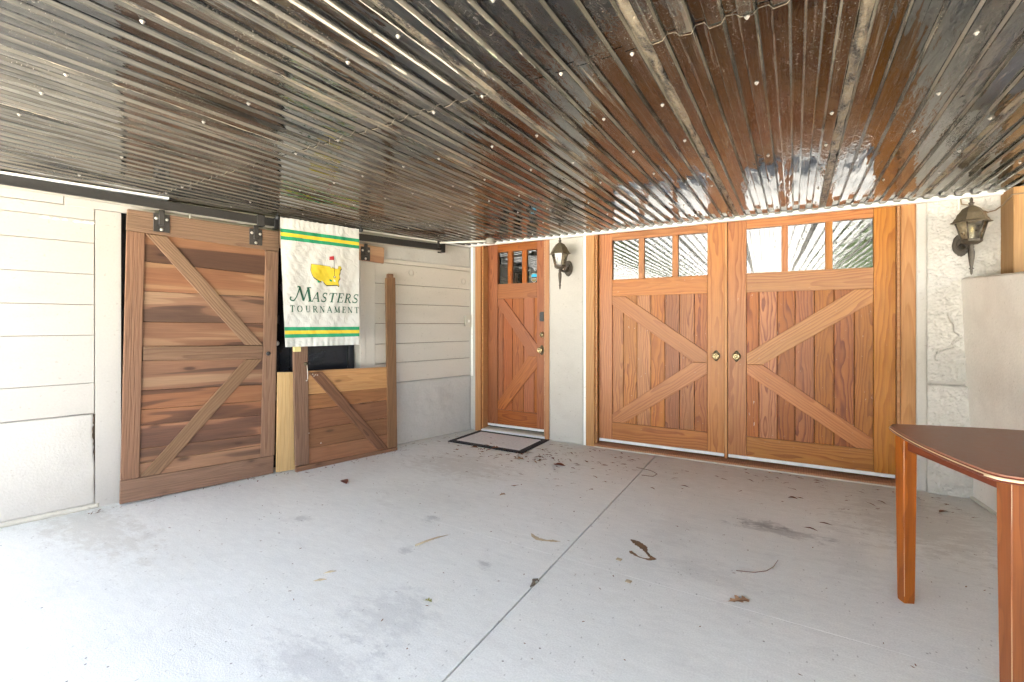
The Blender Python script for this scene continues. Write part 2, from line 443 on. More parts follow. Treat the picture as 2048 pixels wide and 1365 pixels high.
def from_bm(name, bm, mat, parent=None, mw=None, smooth=False):
    bmesh.ops.recalc_face_normals(bm, faces=bm.faces)
    me = bpy.data.meshes.new(name)
    bm.to_mesh(me)
    bm.free()
    me.materials.append(M[mat] if isinstance(mat, str) else mat)
    if smooth:
        for p in me.polygons:
            p.use_smooth = True
    return reg(bpy.data.objects.new(name, me), mw or Matrix(), parent)

class Plane:
    """a working plane: a and b lie in it, n points into the room"""
    def __init__(self, o, a, b, n):
        self.o, self.a, self.b, self.n = Vector(o), Vector(a).normalized(), Vector(b).normalized(), Vector(n).normalized()
    def p(self, a, b, n=0.0):
        return self.o + self.a * a + self.b * b + self.n * n

def slab(name, P, pts, n0, n1, mat, parent, grain=0.0, bevel=0.0016):
    """flat board: outline pts (a, b) on plane P, from depth n0 (back) to n1 (front); grain is an angle in the plane"""
    cg, sg = math.cos(grain), math.sin(grain)
    loc = [(a * cg + b * sg, -a * sg + b * cg) for a, b in pts]
    cx = (min(x for x, _ in loc) + max(x for x, _ in loc)) / 2
    cy = (min(y for _, y in loc) + max(y for _, y in loc)) / 2
    t = (n1 - n0) / 2
    ar = sum(loc[i][0] * loc[(i + 1) % len(loc)][1] - loc[(i + 1) % len(loc)][0] * loc[i][1] for i in range(len(loc)))
    if ar < 0:
        loc = loc[::-1]
    bm = bmesh.new()
    lo = [bm.verts.new((x - cx, y - cy, -t)) for x, y in loc]
    hi = [bm.verts.new((x - cx, y - cy, t)) for x, y in loc]
    n = len(loc)
    bm.faces.new(hi)
    bm.faces.new(lo[::-1])
    for i in range(n):
        bm.faces.new((lo[i], lo[(i + 1) % n], hi[(i + 1) % n], hi[i]))
    if bevel > 0:
        bmesh.ops.bevel(bm, geom=list(bm.edges), offset=min(bevel, t * 0.6), segments=1, affect='EDGES', clamp_overlap=True)
    ex = P.a * cg + P.b * sg
    ey = P.b * cg - P.a * sg
    a0, b0 = cx * cg - cy * sg, cx * sg + cy * cg
    c = P.p(a0, b0, (n0 + n1) / 2)
    mw = Matrix(((ex.x, ey.x, P.n.x, c.x), (ex.y, ey.y, P.n.y, c.y), (ex.z, ey.z, P.n.z, c.z), (0, 0, 0, 1)))
    return from_bm(name, bm, mat, parent, mw)

def rect(name, P, a0, a1, b0, b1, n0, n1, mat, parent, vert=False, bevel=0.0016):
    return slab(name, P, [(a0, b0), (a1, b0), (a1, b1), (a0, b1)], n0, n1, mat, parent, R(90) if vert else 0.0, bevel)

def box(name, x0, x1, y0, y1, z0, z1, mat, parent=None, bevel=0.0, mw=None):
    bm = bmesh.new()
    vs_ = [bm.verts.new((x, y, z)) for z in (z0, z1) for y in (y0, y1) for x in (x0, x1)]
    for f in ((0, 2, 3, 1), (4, 5, 7, 6), (0, 1, 5, 4), (2, 6, 7, 3), (0, 4, 6, 2), (1, 3, 7, 5)):
        bm.faces.new([vs_[i] for i in f])
    if bevel:
        bmesh.ops.bevel(bm, geom=list(bm.edges), offset=bevel, segments=2, affect='EDGES', clamp_overlap=True)
    return from_bm(name, bm, mat, parent, mw)

def lathe(name, prof, seg, mat, parent, mw, smooth=True, cap=True):
    """profile (r, z) turned about local Z"""
    verts, faces = [], []
    for r, z in prof:
        for i in range(seg):
            a = 2 * math.pi * i / seg
            verts.append((r * math.cos(a), r * math.sin(a), z))
    for j in range(len(prof) - 1):
        for i in range(seg):
            k = (i + 1) % seg
            faces.append((j * seg + i, j * seg + k, (j + 1) * seg + k, (j + 1) * seg + i))
    if cap:
        faces.append(tuple(range(seg))[::-1])
        faces.append(tuple((len(prof) - 1) * seg + i for i in range(seg)))
    return mesh(name, verts, faces, mat, parent, mw, smooth)

def tube(name, pts, r, mat, parent=None, seg=8, smooth=True):
    pts = [Vector(p) for p in pts]
    verts, faces = [], []
    rr = r if isinstance(r, (list, tuple)) else [r] * len(pts)
    for i, p in enumerate(pts):
        d = (pts[min(i + 1, len(pts) - 1)] - pts[max(i - 1, 0)]).normalized()
        u = d.cross(Vector((0, 0, 1)) if abs(d.z) < 0.9 else Vector((1, 0, 0))).normalized()
        w = d.cross(u)
        for k in range(seg):
            a = 2 * math.pi * k / seg
            verts.append(p + (u * math.cos(a) + w * math.sin(a)) * rr[i])
    for j in range(len(pts) - 1):
        for k in range(seg):
            k2 = (k + 1) % seg
            faces.append((j * seg + k, j * seg + k2, (j + 1) * seg + k2, (j + 1) * seg + k))
    faces.append(tuple(range(seg)))
    faces.append(tuple((len(pts) - 1) * seg + k for k in range(seg)))
    bm = bmesh.new()
    vv = [bm.verts.new(v) for v in verts]
    for f in faces:
        bm.faces.new([vv[i] for i in f])
    return from_bm(name, bm, mat, parent, None, smooth)

def frame(o, ex, ey, ez):
    ex, ey, ez, o = Vector(ex), Vector(ey), Vector(ez), Vector(o)
    return Matrix(((ex.x, ey.x, ez.x, o.x), (ex.y, ey.y, ez.y, o.y), (ex.z, ey.z, ez.z, o.z), (0, 0, 0, 1)))

LA = R(14.832)                                   # the side wall runs oblique to the back wall
LD = Vector((math.sin(LA), math.cos(LA), 0))
LN = Vector((math.cos(LA), -math.sin(LA), 0))
PL = Plane((0, 0, 0), LD, (0, 0, 1), LN)         # n coordinate of the side wall is about -4.15
def PB(Y):
    return Plane((0, Y, 0), (1, 0, 0), (0, 0, 1), (0, -1, 0))
CEIL = 2.115

# ------------------------------------------------------------------ ground and floor
g = mesh('ground', [(-60, -80, -0.06), (60, -80, -0.06), (60, 40, -0.06), (-60, 40, -0.06)], [(0, 1, 2, 3)], 'grass')
tag(g, None, kind='structure')
fl = box('floor', -6.5, 2.2, -6.0, 5.0, -0.055, -0.012, 'dark')
tag(fl, None, kind='structure')
JX = -1.0                                        # open joint; the other, tight joint runs across at Y about 2.3
def jy(x):
    return 2.262 - 0.0268 * (x + 1.0)
def slab_piece(x0, x1, near):
    if near:
        pts = [(x0, -6.0), (x1, -6.0), (x1, jy(x1) - 0.0004), (x0, jy(x0) - 0.0004)]
    else:
        pts = [(x0, jy(x0) + 0.0004), (x1, jy(x1) + 0.0004), (x1, 4.9), (x0, 4.9)]
    bm = bmesh.new()
    hi = [bm.verts.new((x, y, 0)) for x, y in pts]
    lo = [bm.verts.new((x, y, -0.05)) for x, y in pts]
    top = bm.faces.new(hi)
    for i in range(4):
        bm.faces.new((hi[i], lo[i], lo[(i + 1) % 4], hi[(i + 1) % 4]))
    bmesh.ops.bevel(bm, geom=list(top.edges), offset=0.0008, segments=1, affect='EDGES')
    return from_bm('concrete_slab', bm, 'concrete', fl)
for x0, x1 in ((-6.5, JX - 0.004), (JX + 0.004, 2.2)):
    for near in (True, False):
        slab_piece(x0, x1, near)

# ------------------------------------------------------------------ side wall on the left
sw = thing('side_wall', PL.p(-1.0, 0, -4.2), 'cream painted wall of horizontal boards along the left side', 'wall')
rect('wall_core', PL, -0.80, 0.405, 0.0, 2.113, -4.5, -4.172, 'stucco', sw, bevel=0)
rect('wall_core', PL, 2.16, 3.53, 0.0, 2.113, -4.5, -4.172, 'stucco', sw, bevel=0)
rect('wall_core', PL, 0.407, 2.158, 2.0, 2.112, -4.5, -4.172, 'stucco', sw, bevel=0)
def stucco_face(name, P, a0, a1, b0, b1, n, amp, res, mat, parent, thick=0.02, scale=9.0, fn=None, ridges=0.0, smooth=True, edge=None):
    na, nb = max(2, int((a1 - a0) / res)), max(2, int((b1 - b0) / res))
    verts, faces = [], []
    for j in range(nb + 1):
        for i in range(na + 1):
            a, b = a0 + (a1 - a0) * i / na, b0 + (b1 - b0) * j / nb
            if edge and i >= na - 1:
                a += edge(b)
            d = amp * noise.fractal(Vector((a * scale, b * scale, n * 3)), 1.0, 2.0, 3)
            if ridges:
                d += ridges * (1 - abs(noise.noise(Vector((a * scale * 4.3, b * scale * 4.3, 5.1))))) ** 3
            if fn:
                d += fn(a, b)
            verts.append(P.p(a, b, n + d))
    for j in range(nb):
        for i in range(na):
            k = j * (na + 1) + i
            faces.append((k, k + 1, k + na + 2, k + na + 1))
    # closed rim
    base = len(verts)
    rim = [i for i in range(na + 1)] + [j * (na + 1) + na for j in range(1, nb + 1)] + \
          [nb * (na + 1) + i for i in range(na - 1, -1, -1)] + [j * (na + 1) for j in range(nb - 1, 0, -1)]
    for r_ in rim:
        verts.append(verts[r_] - P.n * (thick + amp * 2))
    for i in range(len(rim)):
        k = (i + 1) % len(rim)
        faces.append((rim[i], base + i, base + k, rim[k]))
    return mesh(name, verts, faces, mat, parent, None, smooth)

# lower stucco with the cracked joint, left part
def crack_edge(b):
    up = max(0.0, min(1.0, (b - 0.30) / 0.08))
    return 0.003 * noise.noise(Vector((b * 9, 0, 0))) - up * (0.008 + 0.011 * noise.noise(Vector((b * 26, 3, 0))) + 0.005 * noise.noise(Vector((b * 70, 5, 0))))
stucco_face('stucco_base', PL, -0.80, 0.277, 0.03, 0.624, -4.150, 0.0015, 0.012, 'stucco', sw, scale=6, edge=crack_edge)
rect('corner_board', PL, 0.281, 0.413, 0.0, 1.975, -4.172, -4.146, 'siding', sw, True)
rect('joint_shade_backing', PL, 0.262, 0.284, 0.0, 0.62, -4.1725, -4.171, 'soil_or_shade', sw, True, bevel=0)  # dark sheet painted in as the shade inside the crack
stucco_face('wall_footing', PL, -0.80, 0.30, 0.0, 0.03, -4.143, 0.004, 0.012, 'caulk', sw, scale=18)
zl = [0.628, 0.830, 1.145, 1.345, 1.546, 1.752, 1.902, 1.981]
for z0, z1 in zip(zl, zl[1:]):
    rect('siding_board', PL, -0.80, 0.276 if z0 < 0.63 else 0.276, z0 + 0.0012, z1 - 0.0012, -4.172, -4.150 + random.uniform(-0.0015, 0.0015), 'siding', sw, bevel=0.002)
for z0, z1 in ((0.832, 1.98),):
    pass
rect('frieze_board', PL, -0.80, 0.128, 1.984, 2.098, -4.172, -4.142, 'siding', sw, bevel=0.002)
rect('frieze_board', PL, 0.131, 0.60, 1.979, 2.098, -4.172, -4.144, 'siding', sw, bevel=0.002)
rect('ceiling_bead', PL, -0.80, 0.665, 2.100, 2.112, -4.14, -4.045, 'trim', sw, bevel=0.002)
for a, b, w in ((0.02, 1.884, 0.05), (0.075, 1.881, 0.035), (0.12, 1.883, 0.03), (0.17, 1.879, 0.045), (0.215, 1.882, 0.04), (0.25, 1.880, 0.03)):
    slab('peeled_paint', PL, [(a, b), (a + w * 0.4, b - 0.004), (a + w, b + 0.001), (a + w * 0.8, b + 0.009), (a + w * 0.3, b + 0.011)], -4.150, -4.1465, 'trim', sw, 0, 0)
# right part
zr = [0.632, 0.828, 1.021, 1.222, 1.419, 1.615, 1.820]
for z0, z1 in zip(zr, zr[1:]):
    rect('siding_board', PL, 2.318, 3.53, z0 + 0.0022, z1 - 0.0022, -4.172, -4.150 + random.uniform(-0.0015, 0.0015), 'siding_old', sw, bevel=0.002)
rect('siding_board', PL, 2.318, 3.53, 1.823, 1.862, -4.172, -4.148, 'siding_old', sw, bevel=0.002)
stucco_face('stucco_frieze', PL, 2.16, 3.53, 1.864, 2.098, -4.152, 0.004, 0.02, 'stucco_grey', sw, scale=14)
rect('trim_board', PL, 2.158, 2.212, 0.0, 1.86, -4.172, -4.138, 'siding_old', sw, True)
rect('trim_board', PL, 2.214, 2.315, 0.0, 1.86, -4.172, -4.146, 'siding_old', sw, True)
stucco_face('stucco_base', PL, 2.316, 3.53, 0.0, 0.629, -4.146, 0.004, 0.02, 'stucco_grey', sw, scale=11)
rect('ceiling_bead', PL, 2.06, 3.52, 2.099, 2.111, -4.14, -4.118, 'trim', sw, bevel=0.002)
for a, b in ((2.73, 1.745), (3.43, 1.70)):
    lathe('paint_blister', [(0.034, 0), (0.03, 0.002), (0.012, 0.0032)], 14, 'siding_old', sw, frame(PL.p(a, b, -4.150), PL.a, PL.b, PL.n))

rect('joint_shade_backing', PL, -0.80, 0.276, 0.625, 1.98, -4.1725, -4.171, 'soil_or_shade', sw, bevel=0)  # dark sheets stand in for shade in the gaps between boards
rect('joint_shade_backing', PL, 2.318, 3.53, 0.635, 1.82, -4.1725, -4.171, 'soil_or_shade', sw, bevel=0)
# black door standing in the opening
bd = thing('black_door', PL.p(1.28, 0, -4.26), 'black door in the dark opening behind the banner', 'door')
rect('door_panel', PL, 0.36, 2.2, 0.0, 2.0, -4.30, -4.262, 'black_door', bd)
rect('door_stile', PL, 1.42, 1.47, 0.0, 1.99, -4.262, -4.235, 'black_door', bd, True)
rect('door_stile', PL, 1.56, 1.60, 0.0, 1.99, -4.262, -4.245, 'black_door', bd, True)
rect('door_stile', PL, 2.09, 2.14, 0.0, 1.99, -4.262, -4.235, 'black_door', bd, True)
lathe('door_knob', [(0.006, 0), (0.006, 0.03), (0.017, 0.035), (0.02, 0.048), (0.014, 0.058)], 14, 'socket', bd, frame(PL.p(1.43, 1.055, -4.235), PL.a, PL.b, PL.n))

# ------------------------------------------------------------------ back wall
bw = thing('back_wall', (-1.0, 4.6, 0), 'cream stucco end wall around the two wooden doorways', 'wall')
box('wall_core', -2.10, -1.695, 4.49, 4.9, 0, 2.16, 'stucco', bw)
box('wall_core', 0.865, 2.2, 4.49, 4.9, 0, 2.16, 'stucco', bw)
box('wall_core', -3.4, -3.04, 4.49, 4.9, 0, 2.16, 'stucco', bw)
box('light_block', -3.2, 1.0, 4.70, 4.74, 0, 2.16, 'dark', bw)  # added dark sheet: stops light leaking in, keeps plank gaps black
box('wall_header', -3.4, 2.2, 4.66, 4.9, 2.162, 2.6, 'stucco', bw)
stucco_face('pilaster_face', PB(4.47), -2.102, -1.727, 0.0, 2.104, 0.0, 0.0022, 0.016, 'stucco', bw, scale=14)
rect('pilaster_strip', PB(4.47), -1.722, -1.696, 0.0, 2.104, -0.02, 0.006, 'trim', bw, True)
rect('corner_trim', PB(4.47), -3.098, -3.07, 0.62, 2.104, -0.02, 0.004, 'trim', bw, True)
stucco_face('corner_stucco', PB(4.475), -3.11, -3.038, 0.0, 2.104, 0.0, 0.003, 0.014, 'stucco_grey', bw, scale=20, thick=0.01)

# right of the double door: smooth band, then rough stucco with a crack and a ledge
stucco_face('smooth_stucco', PB(4.46), 0.864, 0.925, 0.0, 2.104, 0.0, 0.001, 0.015, 'stucco', bw, scale=9)
CR = [(1.04, 1.29), (1.055, 1.245), (1.075, 1.21), (1.075, 1.165), (1.10, 1.15), (1.098, 1.12), (1.065, 1.085), (1.07, 1.06), (1.03, 1.045), (0.985, 1.02), (0.975, 0.96)]
def seg_d(a, b, p, q):
    dx, dy = q[0] - p[0], q[1] - p[1]
    t = max(0, min(1, ((a - p[0]) * dx + (b - p[1]) * dy) / (dx * dx + dy * dy)))
    return math.hypot(a - p[0] - t * dx, b - p[1] - t * dy)
def rough_fn(a, b):
    d = 0.0
    if 0.94 < b < 1.31 and 0.95 < a < 1.13:
        m = min(seg_d(a, b, CR[i], CR[i + 1]) for i in range(len(CR) - 1))
        d -= 0.03 * max(0.0, 1 - m / 0.009)
    if 0.776 < b < 0.80 and 0.93 < a < 1.155:
        d -= 0.045 * (1 - abs(b - 0.788) / 0.012)
    if b < 0.782:
        d += 0.012
    return d
stucco_face('rough_stucco', PB(4.462), 0.926, 1.33, 0.0, 2.104, 0.004, 0.010, 0.0065, 'stucco_rough', bw, scale=15, fn=rough_fn, ridges=0.013)

# ------------------------------------------------------------------ door frames
def door_frame(label, xo0, xi0, xi1, xo1, yc, depth, casing, jamb):
    f = thing('door_frame', ((xo0 + xo1) / 2, yc, 0), label, 'door frame')
    P = PB(yc)
    rect('casing', P, xo0, xi0, 0.0, 2.108, -0.03, 0.0, casing, f, True, 0.003)
    rect('casing', P, xi1, xo1, 0.0, 2.108, -0.03, 0.0, casing, f, True, 0.003)
    box('jamb', xi0 - 0.018, xi0 + 0.001, yc + 0.004, yc + depth + 0.05, 0.0, 2.108, jamb, f)
    box('jamb', xi1 - 0.001, xi1 + 0.018, yc + 0.004, yc + depth + 0.05, 0.0, 2.108, jamb, f)
    box('door_stop', xi0 + 0.0015, xi0 + 0.020, yc + 0.022, yc + depth - 0.012, 0.03, 2.108, casing, f, 0.002)
    box('door_stop', xi1 - 0.020, xi1 - 0.0015, yc + 0.022, yc + depth - 0.012, 0.03, 2.108, casing, f, 0.002)
    return f
f1 = door_frame('golden wooden frame and sill around the wide double door', -1.693, -1.604, 0.776, 0.861, 4.453, 0.075, 'casing', 'door')
slab('sill', Plane((0, 0, 0), (0, 1, 0), (0, 0, 1), (1, 0, 0)), [(4.447, 0.004), (4.64, 0.004), (4.64, 0.036), (4.50, 0.032), (4.447, 0.026)], -1.602, 0.774, 'sill', f1, 0.0)
stucco_face('caulk_line', Plane((0, 4.447, 0), (1, 0, 0), (0, 0, 1), (0, -1, 0)), -1.60, 0.77, 0.0, 0.009, 0.006, 0.003, 0.01, 'caulk', f1, scale=25, thick=0.002)
f2 = door_frame('golden wooden frame with worn threshold around the narrow entry door', -3.036, -2.960, -2.153, -2.104, 4.462, 0.133, 'casing', 'entry')
box('threshold', -2.958, -2.155, 4.49, 4.62, 0.002, 0.03, 'caulk', f2, 0.003)
box('threshold_edge', -2.958, -2.155, 4.468, 4.489, 0.002, 0.022, 'alu', f2, 0.003)

def leaf_door(name, label, Y, xl, xs0, xs1, xr, wins, planks, zt, zw1, zw0, zm, zb, z0, br1, br2, g1, g2, mat, pmat):
    d = thing(name, ((xl + xr) / 2, Y, 0), label, 'door')
    P = PB(Y)
    rect('stile', P, xl, xs0, z0, zt, -0.045, 0.0, mat, d, True)
    rect('stile', P, xs1, xr, z0, zt, -0.045, 0.0, mat, d, True)
    rect('top_rail', P, xs0 + 0.001, xs1 - 0.001, zw1, zt, -0.045, -0.0008, mat, d)
    rect('middle_rail', P, xs0 + 0.001, xs1 - 0.001, zm, zw0, -0.045, -0.0008, mat, d)
    rect('bottom_rail', P, xs0 + 0.001, xs1 - 0.001, z0, zb, -0.045, -0.0008, mat, d)
    prev = None
    for (a0, a1) in wins:
        pane = rect('window_pane', P, a0 - 0.004, a1 + 0.004, zw0 - 0.004, zw1 + 0.004, -0.034, -0.026, 'glass', d, bevel=0)
        if prev is not None:
            rect('muntin', P, prev, a0, zw0 + 0.001, zw1 - 0.001, -0.04, -0.003, mat, d, True)
        prev = a1
    for a0, a1 in zip(planks, planks[1:]):
        rect('plank', P, a0 + 0.0015, a1 - 0.0015, zb - 0.004, zm + 0.004, -0.036, -0.017 + random.uniform(-0.001, 0.001), pmat, d, True, 0.003)
    slab('brace', P, br1, -0.016, -0.002, mat, d, g1, 0.002)
    slab('brace', P, br2, -0.016, -0.003, mat, d, g2, 0.002)
    rect('door_sweep', P, xl + 0.003, xr - 0.003, z0 - 0.024, z0 + 0.003, -0.03, 0.005, 'alu', d)
    return d

def knob(d, x, z, Y, s=1.0):
    mw = frame((x, Y, z), (1, 0, 0), (0, 0, 1), (0, -1, 0))
    n = 48
    vs_, fs = [], []
    for lay, (rs, h) in enumerate(((1.0, 0.0), (1.0, 0.004), (0.72, 0.009))):
        for i in range(n):
            a = 2 * math.pi * i / n
            r = 0.033 + 0.004 * abs(math.sin(3 * a)) + 0.012 * max(0, abs(math.sin(a))) ** 8
            vs_.append((r * s * rs * math.cos(a) * 0.93, r * s * rs * math.sin(a), h))
    for l in range(2):
        for i in range(n):
            k = (i + 1) % n
            fs.append((l * n + i, l * n + k, (l + 1) * n + k, (l + 1) * n + i))
    fs.append(tuple(2 * n + i for i in range(n)))
    kb = lathe('door_knob', [(0.016 * s, 0.0095), (0.012 * s, 0.014), (0.011 * s, 0.028), (0.02 * s, 0.034), (0.0285 * s, 0.042), (0.0295 * s, 0.05), (0.025 * s, 0.058),
                             (0.019 * s, 0.0595), (0.0165 * s, 0.057), (0.012 * s, 0.057), (0.010 * s, 0.0615), (0.005 * s, 0.063)], 28, 'brass', d, mw)
    mesh('rosette', vs_, fs, 'brass_dark', kb, mw)

dl = leaf_door('carriage_door', 'left leaf of the wide orange wooden double door', 4.53, -1.581, -1.447, -0.569, -0.430,
               [(-1.435, -1.186), (-1.134, -0.873), (-0.822, -0.575)], [-1.447, -1.336, -1.205, -1.073, -0.943, -0.811, -0.681, -0.569],
               2.13, 2.040, 1.656, 1.492, 0.246, 0.073,
               [(-1.447, 1.405), (-1.447, 1.49), (-1.323, 1.49), (-0.571, 0.96), (-0.571, 0.873), (-0.691, 0.873)],
               [(-0.691, 0.870), (-0.571, 0.870), (-0.571, 0.772), (-1.328, 0.248), (-1.447, 0.248), (-1.447, 0.325)],
               math.atan2(-0.53, 0.75), math.atan2(0.523, 0.757), 'door', 'plank')
rect('astragal', PB(4.53), -0.429, -0.406, 0.035, 2.13, -0.03, 0.008, 'casing', dl, True)
knob(dl, -0.496, 0.936, 4.529)
dr = leaf_door('carriage_door', 'right leaf of the wide orange wooden double door', 4.53, -0.401, -0.256, 0.624, 0.757,
               [(-0.250, 0.007), (0.054, 0.314), (0.361, 0.618)], [-0.256, -0.160, -0.024, 0.105, 0.240, 0.372, 0.504, 0.624],
               2.13, 2.040, 1.656, 1.492, 0.246, 0.073,
               [(-0.254, 0.961), (0.504, 1.49), (0.622, 1.49), (0.622, 1.39), (-0.133, 0.872), (-0.254, 0.872)],
               [(-0.254, 0.869), (-0.133, 0.869), (0.622, 0.329), (0.622, 0.248), (0.516, 0.248), (-0.254, 0.788)],
               math.atan2(0.523, 0.757), math.atan2(-0.54, 0.757), 'door', 'plank')
knob(dr, -0.332, 0.937, 4.529)
de = leaf_door('entry_door', 'narrow reddish wooden entry door with three small panes', 4.595, -2.957, -2.817, -2.311, -2.157,
               [(-2.797, -2.683), (-2.625, -2.497), (-2.440, -2.317)], [-2.817, -2.753, -2.629, -2.483, -2.355, -2.311],
               2.13, 2.037, 1.672, 1.505, 0.238, 0.070,
               [(-2.816, 1.43), (-2.816, 1.503), (-2.737, 1.503), (-2.312, 0.995), (-2.312, 0.868), (-2.397, 0.868)],
               [(-2.42, 0.865), (-2.312, 0.865), (-2.312, 0.745), (-2.73, 0.241), (-2.816, 0.241), (-2.816, 0.325)],
               math.atan2(-0.56, 0.42), math.atan2(0.54, 0.4), 'entry', 'entry')
kp = box('keypad', -2.273, -2.213, 4.575, 4.5945, 1.245, 1.350, 'black', de, 0.008)
for r_ in range(4):
    for c_ in range(3):
        box('key', -2.262 + c_ * 0.015, -2.252 + c_ * 0.015, 4.5725, 4.576, 1.262 + r_ * 0.019, 1.274 + r_ * 0.019, 'track', kp)
lathe('deadbolt', [(0.032, 0), (0.032, 0.006), (0.026, 0.012), (0.022, 0.03), (0.018, 0.034)], 24, 'brass', de, frame((-2.243, 4.5945, 1.102), (1, 0, 0), (0, 0, 1), (0, -1, 0)))
knob(de, -2.252, 0.934, 4.5945, 1.1)
def shield(s, cx, cz, Y, mat, nm, par, top=True):
    pts = [(-0.5, 0.36), (-0.36, 0.46), (0, 0.5), (0.36, 0.46), (0.5, 0.36), (0.5, -0.18), (0.36, -0.36), (0, -0.5), (-0.36, -0.36), (-0.5, -0.18)]
    return slab(nm, PB(Y), [(cx + x * s * 0.74, cz + y * s) for x, y in pts], -0.0004, 0.0004, mat, par, 0, 0)
st = shield(0.105, -2.358, 1.726, 4.620, 'screw', 'sticker', de)
shield(0.090, -2.358, 1.726, 4.619, 'black', 'sticker_field', st)
slab('sticker_band', PB(4.618), [(-2.391, 1.736), (-2.325, 1.736), (-2.325, 1.757), (-2.336, 1.766), (-2.358, 1.770), (-2.380, 1.766), (-2.391, 1.757)], -0.0004, 0.0004, 'blue', st, 0, 0)
rect('sticker_band', PB(4.618), -2.386, -2.330, 1.712, 1.720, -0.0004, 0.0004, 'screw', st, bevel=0)
rect('sticker_band', PB(4.618), -2.380, -2.336, 1.700, 1.704, -0.0004, 0.0004, 'ink_yellow', st, bevel=0)

# ------------------------------------------------------------------ corrugated ceiling
RB = R(1.3)
RIBROT = Matrix.Rotation(-RB, 4, 'Z')
ce = thing('corrugated_ceiling', (-1.5, 2, CEIL), 'dark glossy corrugated sheets forming the low ceiling', 'ceiling')
PIT = 0.085
U0 = 0.135                                    # centre of one low flat
def prof_u(u):
    """corner points of the trapezoid profile, (offset from low-flat centre, height)"""
    return
def sheet(k, v0, v1, dz):
    ul = U0 + 0.0425 + (7 * k) * PIT          # lap runs in the raised flat
    xs = []
    for i in range(7):
        c = ul + 0.0425 + i * PIT
        if i == 0:
            xs.append((c - 0.0425 - 0.018, 0.02))
        xs += [(c - 0.0275, 0.02), (c - 0.0185, 0.0), (c + 0.0185, 0.0), (c + 0.0275, 0.02)]
    xs.append((ul + 7 * PIT + 0.018, 0.02))
    nv = max(2, int((v1 - v0) / 0.06))
    verts, faces = [], []
    for j in range(nv + 1):
        v = v0 + (v1 - v0) * j / nv
        for u, h in xs:
            w = 0.0011 * noise.noise(Vector((u * 7, v * 2.2, k * 3.1))) + 0.0012 * noise.noise(Vector((u * 25, v * 5.0, k + 9)))
            w += 0.0013 * noise.noise(Vector((u * 61.0, v * 0.55, k * 1.7)))
            verts.append((u, v, CEIL + h + dz + w))
    m = len(xs)
    for j in range(nv):
        for i in range(m - 1):
            faces.append((j * m + i, (j + 1) * m + i, (j + 1) * m + i + 1, j * m + i + 1))
    return mesh('ceiling_sheet', verts, faces, 'sheet', ce, RIBROT)
for k in range(-8, 3):
    dz = 0.0012 * (k % 2)
    vend = 4.40 + (0.0135 if 0 else 0)
    sheet(k, -0.95, 1.545, dz + 0.0018)
    if k >= 0:
        sheet(k, 1.52, 2.875, dz)
        sheet(k, 2.85, vend + 0.02 * math.tan(0), dz + 0.0016)
    else:
        sheet(k, 1.52, vend, dz)
# crinkled tape under each lap
for k in range(-8, 3):
    ul = U0 + 0.0425 + 7 * k * PIT
    nv, nu = 330, 5
    verts, faces = [], []
    for j in range(nv + 1):
        v = -0.90 + 5.25 * j / nv
        wv = 0.0165 + 0.006 * noise.noise(Vector((v * 6, k * 2.7, 0)))
        for i in range(nu + 1):
            u = ul + (i / nu - 0.5) * 2 * wv
            edge = 1 - abs(i / nu - 0.5) * 2
            z = CEIL + 0.0150 - 0.008 * edge * (0.6 + noise.noise(Vector((u * 60, v * 22, k * 5.0)))) - 0.002 * noise.noise(Vector((u * 20, v * 60, k)))
            verts.append((u, v, z))
    for j in range(nv):
        for i in range(nu):
            q = j * (nu + 1) + i
            faces.append((q, q + nu + 1, q + nu + 2, q + 1))
    mesh('seam_tape', verts, faces, 'foil', ce, RIBROT)
# ragged sheet ends (tar line where two sheets meet)
for k in range(-7, 2):
    if k in (-2, -5):
        continue
    ul = U0 + 0.0425 + 7 * k * PIT
    pts = []
    for i in range(7):
        c = ul + 0.0425 + i * PIT
        for du, h in ((-0.03, 0.0145), (-0.0165, -0.0025), (0.0165, -0.0025), (0.03, 0.0145)):
            vv = 1.522 + random.uniform(-0.006, 0.006)
            pts.append(RIBROT @ Vector((c + du, vv, CEIL + h + 0.001)))
    tube('end_lap_bead', pts, 0.0011, 'foil', ce, 5)
# screws: first one built, then copied
scr = lathe('screw', [(0.0075, 0.0), (0.0075, -0.0016), (0.0046, -0.0028), (0.0044, -0.0065), (0.003, -0.008)], 10, 'screw', ce, Matrix.Translation(RIBROT @ Vector((U0, 1.53, CEIL))))
cols = []
for k in range(-7, 3):
    cols += [U0 + 0.33 - 0.595 + 0.595 * (k + 1) - 0.33 + 0.0, U0 + 0.595 * k - 0.25 + 0.0]
cols = sorted(set(round(U0 + round((c - U0) / PIT) * PIT, 4) for c in cols))
for u in cols:
    for v in (0.63, 1.08, 1.53, 1.975, 2.405, 2.835, 3.27, 3.70, 4.14):
        if abs(u - U0) < 0.001 and v == 1.53:
            continue
        if random.random() < 0.2:
            continue
        c = scr.copy()
        reg(c, Matrix.Translation(RIBROT @ Vector((u + random.uniform(-0.004, 0.004), v + random.uniform(-0.012, 0.012), CEIL + 0.0005))), ce)
